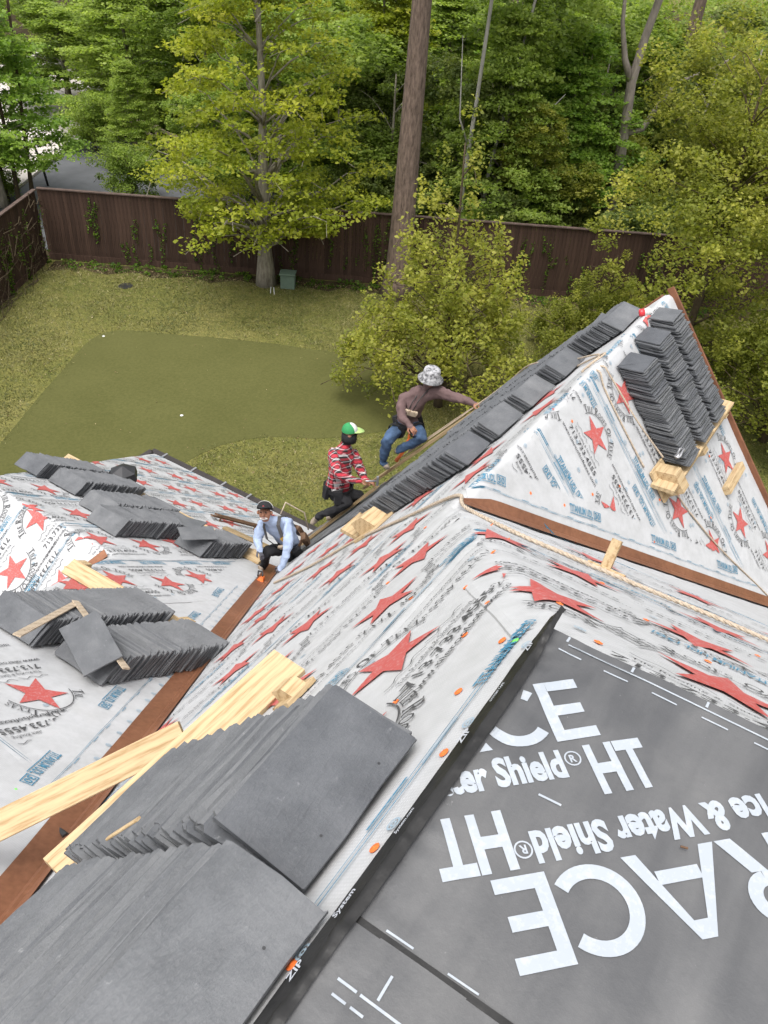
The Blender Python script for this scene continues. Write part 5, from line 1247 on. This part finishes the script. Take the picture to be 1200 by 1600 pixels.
def far_wood():
    rg = np.random.default_rng(88); k = 1500; f = rg.uniform(70, 92, k); r = rg.uniform(-55, 65, k); top = 5.5 + 2.2 * noise2(f * .12, r * .16, 89) + .03 * (f - 70)
    z = top * rg.uniform(0, 1, k) ** .6; C_ = np.array([tuple(yd(a, b, c)) for a, b, c in zip(f, r, z)])
    V, Q, tint = leaves(C_, np.tile([[1.1, 1.1, .8]], (k, 1)) * rg.uniform(.6, 1.2, (k, 1)), 34, .34, 90, .5); o = bpy.data.objects.new('far_wood', tri_mesh('far_wood', V, Q, MT['leafB'], tint)); link(o); tag(o, 'far green wood closing the view behind all the trees', 'wood', kind='stuff')
far_wood()
# thin stems of the fresh tree at the left edge
for k, (x, y) in enumerate(((-.35, .2), (.3, -.1), (.75, .3))):
    pole_tree('thin_stem_tree', ('left', 'middle', 'right')[k] + ' one of three thin stems above the left fence corner', 36.0 + y, -17.1 + x, [(0, 0, -.05), (.05 * k, 0, 1.6), (.25 * (k - 1), .1, 4), (.5 * (k - 1), .2, 8)], .10, 'twig')
# vines
def vine(name, p0, along, L_, H_, n, label, seed, dense=.0, mat='ivy', out=-.05):
    rg = np.random.default_rng(seed); C_ = []
    side = Vector((0, 0, 1)).cross(Vector(along))
    for j in range(n):
        u = rg.uniform(0, L_); top = rg.uniform(.3, 1.0) * H_; drop = rg.uniform(.2, .9) * H_ * (1 if rg.uniform() < .6 else .35); x = u
        for t in np.arange(0, drop, .11):
            x += rg.normal(0, .035); C_.append(Vector(p0) + Vector(along) * x + side * (out + rg.normal(0, .02)) + Vector((0, 0, max(.05, top - t))))
    C_ = np.array([tuple(c) for c in C_]); Rr = np.tile([[.085, .085, .085]], (len(C_), 1))
    V, Q, tint = leaves(C_, Rr, 5, .085, seed, .5); me = tri_mesh(name, V, Q, MT[mat], tint); o = bpy.data.objects.new(name, me); link(o); tag(o, label, 'vine', kind='stuff'); return o
ft = (yd(30.3, 1) - yd(30.3, 0)).normalized(); st_ = (yd(30.2, -13.45) - yd(14, -14.1)).normalized()
vine('ivy', yd(30.3, -12.4), ft, 12.5, 2.6, 42, 'green ivy trailing down the brown fence left of the pine', 51)
vine('ivy', yd(30.3, 2.5), ft, 9, 2.4, 26, 'green ivy on the brown fence right of the bushy tree', 52)
vine('ivy', yd(22, -13.78), st_, 8.3, 2.7, 40, 'ivy over the side fence at the left edge', 53, out=-.08)
def dry_vines():
    b = MB(); rg = random.Random(5)
    for j in range(110):
        u = rg.uniform(5, 16); z = rg.uniform(0, 2.6); p = yd(14, -14.1) + st_ * u + RT * rg.uniform(.08, .35) + Vector((0, 0, z)); pts = [p]
        for t in range(4): p = p + st_ * rg.gauss(0, .35) + Vector((0, 0, rg.gauss(-.15, .3))) + RT * rg.gauss(0, .06); p.z = max(p.z, ZG + .03); pts.append(p)
        b.tube(pts, .012, 4, False)
    o = b.obj('dry_vine', MT['twig']); tag(o, 'tangle of bare brown vines on the left side fence', 'vine', kind='stuff')
dry_vines()
def ground_cover(f0, f1, r0, r1, k, seed, mat, label, hz=.14):
    rg = np.random.default_rng(seed); C_ = np.array([tuple(yd(rg.uniform(f0, f1), rg.uniform(r0, r1), rg.uniform(.03, hz))) for _ in range(k)])
    V, Q, tint = leaves(C_, np.tile([[.16, .16, .06]], (k, 1)), 14, .09, seed, .4); o = bpy.data.objects.new('ground_cover', tri_mesh('ground_cover', V, Q, MT[mat], tint)); link(o); tag(o, label, 'ground cover', kind='stuff')
ground_cover(29.4, 30.15, -12.8, 13, 260, 61, 'ivy', 'low green growth along the foot of the brown fence')
ground_cover(31, 44, -9, 14, 900, 62, 'leafC', 'dark undergrowth on the woodland floor', .5)

# ------------------------------------------------------------------ people
W1 = dict(pelvis=(4.993,4.858,-5.634),spine=(4.912,4.886,-5.463),chest=(4.781,4.932,-5.251),neck=(4.682,4.970,-5.092),head0=(4.624,4.990,-5.013),head1=(4.668,5.022,-4.905),shR=(4.863,4.820,-5.154),elR=(4.661,4.652,-5.322),wrR=(4.542,4.653,-5.581),haR=(4.492,4.666,-5.661),shL=(4.727,5.139,-5.256),elL=(4.592,5.096,-5.432),wrL=(4.501,4.988,-5.441),haL=(4.467,4.930,-5.483),hipR=(5.018,4.815,-5.717),knR=(4.769,4.786,-5.684),anR=(5.162,4.843,-5.945),toR=(5.258,4.786,-5.959),hipL=(4.952,4.923,-5.718),knL=(4.603,4.962,-5.541),anL=(4.683,5.075,-5.913),toL=(4.569,5.075,-5.876))
W2 = dict(pelvis=(5.898,4.770,-5.270),spine=(5.908,4.785,-5.006),chest=(5.937,4.794,-4.725),neck=(6.002,4.764,-4.545),head0=(6.043,4.735,-4.454),head1=(6.051,4.736,-4.331),shR=(5.860,4.854,-4.658),elR=(5.704,4.663,-4.855),wrR=(5.838,4.429,-4.910),haR=(5.898,4.368,-4.917),shL=(6.127,4.733,-4.719),elL=(6.093,4.573,-4.942),wrL=(6.033,4.446,-5.009),haL=(6.044,4.381,-5.007),hipR=(5.801,4.795,-5.278),knR=(5.813,4.507,-5.291),anR=(5.666,4.904,-5.598),toR=(5.645,5.018,-5.788),hipL=(5.985,4.733,-5.360),knL=(6.107,4.520,-5.366),anL=(5.908,4.841,-5.698),toL=(5.842,4.922,-5.798))
W3 = dict(pelvis=(6.509,4.149,-4.246),spine=(6.501,4.116,-4.017),chest=(6.511,4.059,-3.785),neck=(6.543,3.960,-3.653),head0=(6.558,3.912,-3.570),head1=(6.558,3.898,-3.449),shR=(6.603,3.806,-3.687),elR=(6.564,3.531,-3.649),wrR=(6.522,3.280,-3.616),haR=(6.505,3.202,-3.605),shL=(6.433,4.195,-3.846),elL=(6.259,4.108,-4.012),wrL=(6.231,3.973,-4.049),haL=(6.211,3.910,-4.079),hipL=(6.457,4.221,-4.288),knL=(6.134,4.213,-4.355),anL=(6.227,4.315,-4.769),toL=(6.216,4.183,-4.819),hipR=(6.512,4.052,-4.257),knR=(6.404,3.829,-4.278),anR=(6.351,4.121,-4.550),toR=(6.324,4.199,-4.609))
RAD = dict(pelvis=.155, spine=.150, chest=.172, neck=.064, head0=.080, head1=.090, shR=.092, elR=.064, wrR=.040, shL=.092, elL=.064, wrL=.040, hipR=.108, knR=.080, anR=.050, toR=.044, hipL=.108, knL=.080, anL=.050, toL=.044)
def skin_mesh(name, verts, rads, edges, level=2):
    """one continuous surface grown round connected edges"""
    me = bpy.data.meshes.new(name); me.from_pydata([tuple(v) for v in verts], edges, []); ob = bpy.data.objects.new(name, me); COL.objects.link(ob)
    sk = ob.modifiers.new('Skin', 'SKIN'); sk.use_smooth_shade = True; sk.branch_smoothing = .6
    for i, r in enumerate(rads):
        v = me.skin_vertices[0].data[i]; v.radius = (r, r) if not isinstance(r, tuple) else r; v.use_root = (i == 0)
    ss = ob.modifiers.new('Sub', 'SUBSURF'); level = 3; ss.levels = level; ss.render_levels = level
    dg = bpy.context.evaluated_depsgraph_get(); out = bpy.data.meshes.new_from_object(ob.evaluated_get(dg))
    bpy.data.objects.remove(ob); bpy.data.meshes.remove(me); out.name = name; return out
def person(J, mats, label, look, palmR, palmL, gl=('skin', 'skin'), bulk=1.0):
    J = {k: Vector(v) for k, v in J.items()}; names = list(RAD); idx = {n: i for i, n in enumerate(names)}
    verts = [J[n] for n in names]; rads = [RAD[n] * (bulk if n in ('spine', 'chest', 'shR', 'shL', 'elR', 'elL', 'pelvis') else 1) for n in names]; reg = []
    E_ = []
    def edge(a, b, m_): E_.append((idx[a], idx[b])); reg.append((J[a], J[b], m_))
    for a, b, m_ in (('pelvis', 'spine', 'shirt'), ('spine', 'chest', 'shirt'), ('chest', 'neck', 'shirt'), ('neck', 'head0', 'skin'), ('head0', 'head1', 'skin'),
                     ('chest', 'shR', 'shirt'), ('shR', 'elR', 'shirt'), ('elR', 'wrR', 'shirt'), ('chest', 'shL', 'shirt'), ('shL', 'elL', 'shirt'), ('elL', 'wrL', 'shirt'),
                     ('pelvis', 'hipR', 'pants'), ('hipR', 'knR', 'pants'), ('knR', 'anR', 'pants'), ('anR', 'toR', 'boot'), ('pelvis', 'hipL', 'pants'), ('hipL', 'knL', 'pants'), ('knL', 'anL', 'pants'), ('anL', 'toL', 'boot')): edge(a, b, m_)
    # hands: palm and five unequal bent fingers
    for sd_, pn, gm in (('R', palmR, gl[0]), ('L', palmL, gl[1])):
        w, h_ = J['wr' + sd_], J['ha' + sd_]; f = (h_ - w).normalized(); pn = Vector(pn); pn = (pn - f * pn.dot(f)).normalized(); ac = f.cross(pn)
        palm = w + f * .062; k0 = len(verts); verts.append(palm); rads.append((.034, .021)); E_.append((idx['wr' + sd_], k0)); reg.append((w, palm, 'hand' + sd_))
        for q_, (lat, ln, bend) in enumerate(((-.030, .070, .5), (-.010, .080, .55), (.010, .074, .6), (.028, .060, .7))):
            k1 = len(verts); base = palm + f * .034 + ac * lat; mid = base + (f * math.cos(bend) + pn * math.sin(bend)) * ln * .55; tip = mid + (f * math.cos(bend * 2) + pn * math.sin(bend * 2)) * ln * .5
            verts += [base, mid, tip]; rads += [.0105, .0095, .0075]; E_ += [(k0, k1), (k1, k1 + 1), (k1 + 1, k1 + 2)]; reg += [(palm, base, 'hand' + sd_), (base, mid, 'hand' + sd_), (mid, tip, 'hand' + sd_)]
        k1 = len(verts); b0 = palm - ac * .036 - f * .012; b1 = b0 - ac * .022 + f * .03 + pn * .012; b2 = b1 + f * .026 + pn * .016
        verts += [b0, b1, b2]; rads += [.0135, .011, .0085]; E_ += [(k0, k1), (k1, k1 + 1), (k1 + 1, k1 + 2)]; reg += [(palm, b0, 'hand' + sd_), (b0, b1, 'hand' + sd_), (b1, b2, 'hand' + sd_)]
    # face: nose and chin grow from the head
    fw = Vector(look).normalized(); hd = (J['head1'] - J['head0']).normalized(); fw = (fw - hd * fw.dot(hd)).normalized(); lt = hd.cross(fw); hc = J['head0'].lerp(J['head1'], .45)
    base_pt = Vector((J['pelvis'].x, J['pelvis'].y, min(v.z for v in J.values())))
    e = empty('person', base_pt); tag(e, label, 'person')
    me = skin_mesh('body', verts, rads, E_)
    order = ['shirt', 'pants', 'boot', 'skin', 'handR', 'handL']
    mm = dict(mats); mm['handR'] = gl[0]; mm['handL'] = gl[1]; mm['skin'] = 'skin'
    for k in order: me.materials.append(MT[mm[k]])
    A = np.array([r_[0] for r_ in reg]); B = np.array([r_[1] for r_ in reg]); mi = np.array([order.index(r_[2]) for r_ in reg])
    cen = np.array([p.center for p in me.polygons]); AB = B - A
    t = np.clip(((cen[:, None] - A[None]) * AB[None]).sum(-1) / ((AB * AB).sum(-1)[None] + 1e-9), 0, 1)
    dist = np.linalg.norm(cen[:, None] - (A[None] + AB[None] * t[..., None]), axis=-1)
    rr_ = np.array([{'shirt': .11, 'pants': .09, 'boot': .05, 'skin': .07, 'handR': .03, 'handL': .03}[r_[2]] for r_ in reg])
    sel = mi[(dist / rr_[None]).argmin(1)]
    me.polygons.foreach_set('material_index', sel.astype(np.int32)); me.shade_smooth()
    n = len(me.vertices); co = np.zeros(n * 3, np.float32); me.vertices.foreach_get('co', co); co = co.reshape(-1, 3)
    # cloth folds
    far = (np.linalg.norm(co - np.array(hc), axis=1) > .17)[:, None]
    for fq, am, sd0 in ((17, .013, 71), (38, .006, 81)):
        co += np.stack([noise2(co[:, 0] * fq + co[:, 1] * fq * .5, co[:, 2] * fq, sd0), noise2(co[:, 1] * fq, co[:, 2] * fq * .8 + co[:, 0] * fq * .4, sd0 + 1), noise2(co[:, 0] * fq, co[:, 1] * fq, sd0 + 2)], -1) * am * far
    me.vertices.foreach_set('co', (co - np.array(base_pt)).ravel()); me.update()
    body = bpy.data.objects.new('body', me); link(body, e)
    # facial features
    MB().tube([hc + fw * .080 + hd * .018, hc + fw * .102 - hd * .012, hc + fw * .092 - hd * .028], [.008, .014, .010], 8).obj('nose', MT['skin'], e, True)
    MB().box(hc + fw * .086 - hd * .050, lt * .022, hd * .005, fw * .006, .002).obj('mouth', MT['lip'], e)
    for s_ in (-1, 1):
        MB().lathe(hc + fw * .083 + lt * s_ * .031 + hd * .020, fw, [(.011, 0), (.009, .005), (.003, .008)], 8).obj('eye', MT['eye'], e, True)
        MB().lathe(hc + lt * s_ * .082 - fw * .005, lt * s_, [(.026, -.01), (.028, .006), (.012, .016)], 8).obj('ear', MT['skin'], e, True)
    return e, dict(hc=hc, fw=fw, hd=hd, lt=lt, J=J)
def dome(c, up, r, hgt, n=18, rings=6, flare=1.0):
    return MB().lathe(c, up, [(r * flare, 0)] + [(r * math.cos(t), hgt * math.sin(t)) for t in np.linspace(.12, 1.45, rings)] + [(.004, hgt)], n)
def panel_dome(c, up, fwd, r, hgt, a0, a1, mat, nm, par):
    """part of a cap crown between two angles round the head (0 = forward)"""
    up = Vector(up).normalized(); fwd = Vector(fwd); fwd = (fwd - up * fwd.dot(up)).normalized(); w = up.cross(fwd); vs = []; fs = []; na, nr = 9, 8
    for j in range(nr):
        t = j / (nr - 1) * 1.5
        for i in range(na): a = a0 + (a1 - a0) * i / (na - 1); vs.append(Vector(c) + (fwd * math.cos(a) + w * math.sin(a)) * r * math.cos(t) + up * hgt * math.sin(t))
    for j in range(nr - 1):
        for i in range(na - 1): fs.append((j * na + i, j * na + i + 1, (j + 1) * na + i + 1, (j + 1) * na + i))
    return build(nm, vs, fs, mat, par, True)
def cap_brim(c, up, fwd, r, ln, mat, par, nm='brim'):
    up = Vector(up).normalized(); fwd = Vector(fwd); fwd = (fwd - up * fwd.dot(up)).normalized(); w = up.cross(fwd); vs = []; fs = []; n = 12
    for th in (0, .005):
        for i in range(n + 1):
            a = -1.05 + 2.1 * i / n; rim = fwd * math.cos(a) * r + w * math.sin(a) * r; o_ = rim + fwd * ln * (math.cos(a * 1.2)) - up * (.014 + .018 * math.cos(a) - .02 * abs(math.sin(a)))
            vs += [Vector(c) + rim + up * th, Vector(c) + o_ + up * th]
    m_ = 2 * (n + 1)
    for i in range(n): fs += [(2 * i, 2 * i + 1, 2 * i + 3, 2 * i + 2), (m_ + 2 * i, m_ + 2 * i + 2, m_ + 2 * i + 3, m_ + 2 * i + 1), (2 * i + 1, m_ + 2 * i + 1, m_ + 2 * i + 3, 2 * i + 3)]
    return build(nm, vs, fs, mat, par, True)
def loop_strap(pts, w, t, nrm_c, mat, nm, par):
    """flat strap through points, facing away from nrm_c"""
    pts = [Vector(p) for p in pts]; vs = []; fs = []
    for i, p in enumerate(pts):
        tg = (pts[min(i + 1, len(pts) - 1)] - pts[max(i - 1, 0)]).normalized(); o_ = (p - Vector(nrm_c)); o_ = (o_ - tg * o_.dot(tg)).normalized(); s_ = tg.cross(o_)
        vs += [p - s_ * w / 2, p + s_ * w / 2, p + s_ * w / 2 + o_ * t, p - s_ * w / 2 + o_ * t]
    for i in range(len(pts) - 1):
        k = 4 * i
        for j in range(4): fs.append((k + j, k + (j + 1) % 4, k + 4 + (j + 1) % 4, k + 4 + j))
    return build(nm, vs, fs, mat, par)
def ring_pts(c, ax, r1, u=None, n=18, sq=1.0):
    ax = Vector(ax).normalized(); u = Vector(u) if u else ax.orthogonal(); u = (u - ax * u.dot(ax)).normalized(); w = ax.cross(u)
    return [Vector(c) + u * math.cos(t) * r1 + w * math.sin(t) * r1 * sq for t in np.linspace(0, 6.2832, n)]
def pouch(c, out, up, sz, mat, nm, par):
    out, up = Vector(out).normalized(), Vector(up); up = (up - out * up.dot(out)).normalized(); s_ = out.cross(up); b = MB(); sx, sy, sz_ = sz
    vs = [Vector(c) + s_ * x * sx * k + up * y * sy + out * z * sz_ * k for y, k in ((-1, .8), (.6, 1), (1, .9)) for x, z in ((-1, -1), (1, -1), (1, 1), (-1, 1))]
    fs = [(3, 2, 1, 0), (8, 9, 10, 11)] + [(4 * r_ + j, 4 * r_ + (j + 1) % 4, 4 * r_ + 4 + (j + 1) % 4, 4 * r_ + 4 + j) for r_ in (0, 1) for j in range(4)]
    return build(nm, vs, fs, MT[mat], par)
CAMP = Vector((-1.497, -.378, 1.5))
# crouching worker at the copper valley
e, h = person(W1, dict(shirt='blueshirt', pants='blackcloth', boot='boot'), 'crouching worker in light blue shirt and black cap reaching down to the copper valley', (-.80, -.42, .3), (.3, .3, -.9), (0, 0, -1), ('glove', 'glove'))
hc, fw, hd, lt, J = h['hc'], h['fw'], h['hd'], h['lt'], h['J']
cc = hc + hd * .045 - fw * .005
dome(cc, hd - fw * .30, .103, .098).obj('cap', MT['blackcloth'], e, True); cap_brim(cc + hd * .02, hd - fw * .30, fw, .10, .085, MT['blackcloth'], e, 'cap_brim')
loop_strap([cc + hd * z + lt * .103 * math.cos(t) * 0 + fw * .0 + (lt * math.sin(t) * .104 + hd * (.01 + .094 * math.cos(t))) for t in np.linspace(-1.5, 1.5, 13) for z in (0,)], .012, .003, cc, MT['capwhite'], 'cap_piping', e)
MB().lathe(cc + fw * .092 + hd * .045, fw + hd * .3, [(.016, 0), (.012, .006)], 8).obj('cap_badge', MT['canred'], e)
MB().tube([hc + fw * .068 - hd * .062 + lt * x for x in (-.05, -.025, 0, .025, .05)], [.010, .017, .021, .017, .010], 8).obj('beard', MT['beard'], e, True)
sp = (J['chest'] - J['pelvis']).normalized(); rt = (J['shR'] - J['shL']).normalized(); bk = rt.cross(sp); cen = J['chest']; ft_ = bk if bk.dot(CAMP - cen) > 0 else -bk
for s_, shn in ((1, 'shR'), (-1, 'shL')):
    top = J['chest'] + rt * s_ * .095 + sp * .14; low = J['spine'] + rt * s_ * .09 - sp * .02
    loop_strap([low + ft_ * .152, J['chest'] + rt * s_ * .105 + ft_ * .165, top + ft_ * .06, top - ft_ * .06, J['chest'] + rt * s_ * .09 - ft_ * .165, low - ft_ * .15], .045, .006, cen.lerp(J['spine'], .3), MT['strap'], 'harness_strap', e)
loop_strap([J['chest'] + rt * .105 + ft_ * .174 - sp * .045, J['chest'] + rt * .105 + ft_ * .176 + sp * .03], .05, .006, cen, MT['yellow'], 'strap_label', e)
loop_strap(ring_pts(J['pelvis'].lerp(J['spine'], .35), sp, .163, rt, 20, 1.0), .05, .008, J['pelvis'].lerp(J['spine'], .35), MT['leather'], 'tool_belt', e)
for a, m_ in ((.2, 'leather'), (1.2, 'leather'), (-.9, 'blackcloth'), (2.4, 'leather')):
    o_ = rt * math.cos(a) - ft_ * math.sin(a); pouch(J['pelvis'].lerp(J['spine'], .1) + o_ * .195, o_, sp, (.06, .10, .035), m_, 'tool_pouch', e)
MB().tube([J['chest'] - ft_ * .16 + sp * .05 + rt * .05, J['chest'] - ft_ * .30 + rt * .12 + sp * .1, J['spine'] - ft_ * .34 + rt * .2, J['pelvis'] - ft_ * .2 + rt * .2], .010, 6).obj('lanyard', MT['rope'], e, True)
pouch(J['spine'] + ft_ * .165 + sp * .01, ft_, sp, (.085, .03, .02), 'lath', 'chest_pack', e)
o = MB().box(J['haR'] + Vector((-.12, .02, -.035)), d1.normalized() * .30, perp_in(0, nLv, d1) * .05, Vector((.003, .003, .004))).obj('copper_strip', MT['copper']); tag(o, 'loose strip of copper being fitted under the gloved hand of the crouching worker', 'copper strip')
e = empty('rope_grab', P('L', 4.66, 5.22, .06)); tag(e, 'orange rope grab clipped on the rope end by the copper valley', 'rope grab')
g0 = v1p + d1.normalized() * 6.15 + Vector((-.03, .06, .05))
MB().box(g0, d1.normalized() * .075, Vector((.02, -.03, .01)), Vector((.01, .01, .022)), .006).obj('body_plate', MT['orange'], e)
MB().tube([g0 + Vector((.0, .05, .03)), g0 + Vector((.06, .09, .05)), g0 + Vector((.09, .05, .03)), g0 + Vector((.04, .01, .02))], .012, 6).obj('carabiner', MT['blacktool'], e, True)

# kneeling worker in plaid
e, h = person(W2, dict(shirt='plaid', pants='blackcloth', boot='boot'), 'kneeling worker in red and black plaid shirt with green and white cap', (.62, -.75, -.25), (0, 0, -1), (0, 0, -1), ('skin', 'skin'), 1.12)
hc, fw, hd, lt, J = h['hc'], h['fw'], h['hd'], h['lt'], h['J']
cc = hc + hd * .045; up_ = hd - fw * .10
panel_dome(cc, up_, fw, .106, .102, .95, 5.33, MT['green'], 'cap_crown', e); panel_dome(cc, up_, fw, .1065, .1025, -.97, .97, MT['capwhite'], 'cap_front', e); cap_brim(cc, up_, fw, .103, .09, MT['lime'], e, 'cap_brim')
MB().lathe(hc - hd * .115, hd, [(.098, 0), (.104, .05), (.100, .11), (.09, .125)], 16).obj('neck_gaiter', MT['blackcloth'], e, True)
sp = (J['chest'] - J['pelvis']).normalized(); rt = (J['shR'] - J['shL']).normalized(); bc = J['pelvis'].lerp(J['spine'], .25)
loop_strap(ring_pts(bc, sp, .182, rt, 20), .055, .008, bc, MT['blackcloth'], 'tool_belt', e)
bk = rt.cross(sp)
for a, m_ in ((.1, 'blackcloth'), (1.1, 'blackcloth'), (-1.0, 'blackcloth'), (2.9, 'blackcloth')):
    o_ = rt * math.cos(a) + bk * math.sin(a); pouch(J['pelvis'] + o_ * .19, o_, sp, (.055, .09, .035), m_, 'tool_pouch', e)
loop_strap(ring_pts(J['hipR'].lerp(J['knR'], .35), J['knR'] - J['hipR'], .105, None, 14), .04, .006, J['hipR'].lerp(J['knR'], .35), MT['strap'], 'leg_strap', e)
MB().lathe(bc + rt * .178 - sp * .01, rt, [(.02, 0), (.02, .01)], 8).obj('buckle', MT['steel'], e)
e2 = empty('slate_hammer', J['haR']); tag(e2, 'steel slate hammer held by the worker in plaid', 'hammer')
hdir = Vector((.55, -.78, .05)).normalized()
MB().tube([J['haR'] - hdir * .08, J['haR'] + hdir * .16], .012, 8).obj('handle', MT['steel'], e2, True)
MB().box(J['haR'] + hdir * .17, Vector((.0, .0, .07)), hdir * .016, hdir.cross(Vector((0, 0, 1))) * .014, .003).obj('hammer_head', MT['steel'], e2)

# worker in the bucket hat
e, h = person(W3, dict(shirt='mauve', pants='jeans', boot='boot'), 'worker in mauve shirt, jeans and grey bucket hat stretching one arm along the gable edge', (.30, -.93, -.25), (0, 0, -1), (.4, 0, -.9), ('skin', 'skin'))
hc, fw, hd, lt, J = h['hc'], h['fw'], h['hd'], h['lt'], h['J']
cc = hc + hd * .035
MB().lathe(cc, hd, [(.160, -.045), (.163, -.038), (.112, .008), (.108, .06), (.098, .098), (.06, .110), (.004, .112)], 22).obj('bucket_hat', MT['camo'], e, True)
sp = (J['chest'] - J['pelvis']).normalized(); rt = (J['shR'] - J['shL']).normalized(); bc = J['pelvis'].lerp(J['spine'], .15); bk = rt.cross(sp); ft_ = bk if bk.dot(CAMP - bc) > 0 else -bk
loop_strap(ring_pts(bc, sp, .158, rt, 20), .05, .008, bc, MT['blackcloth'], 'tool_belt', e)
for a in (.3, 2.6, -1.9): o_ = rt * math.cos(a) - ft_ * math.sin(a); pouch(J['pelvis'] + o_ * .18, o_, sp, (.05, .09, .03), 'blackcloth', 'tool_pouch', e)
for s_ in ('L', 'R'): c_ = J['hip' + s_].lerp(J['kn' + s_], .3); loop_strap(ring_pts(c_, J['kn' + s_] - J['hip' + s_], .107, None, 14), .04, .006, c_, MT['blackcloth'], 'leg_strap', e)
MB().tube([J['neck'] + rt * .06 + ft_ * .05, J['chest'] + rt * .05 + ft_ * .165, J['spine'] + rt * .02 + ft_ * .18 + sp * .08], .006, 6).obj('neck_cord', MT['strap'], e, True)
MB().tube([J['neck'] - rt * .05 + ft_ * .05, J['chest'] - rt * .03 + ft_ * .165, J['spine'] - rt * .04 + ft_ * .18 + sp * .08], .006, 6).obj('neck_cord', MT['strap'], e, True)
pouch(J['spine'] + ft_ * .19 + sp * .06 + rt * .01, ft_, sp, (.085, .035, .018), 'lath', 'chest_pouch', e)
o = MB().tube([P('M', 6.38, 6.35, .20), P('M', 6.36, 6.15, .24), P('M', 6.40, 5.95, .34), P('M', 6.44, 5.85, .45)], [.03, .022, .018, .012], 8).obj('safety_strap', MT['orange'], None, True); tag(o, 'orange safety strap hanging beside the boots of the bucket-hat worker', 'strap')
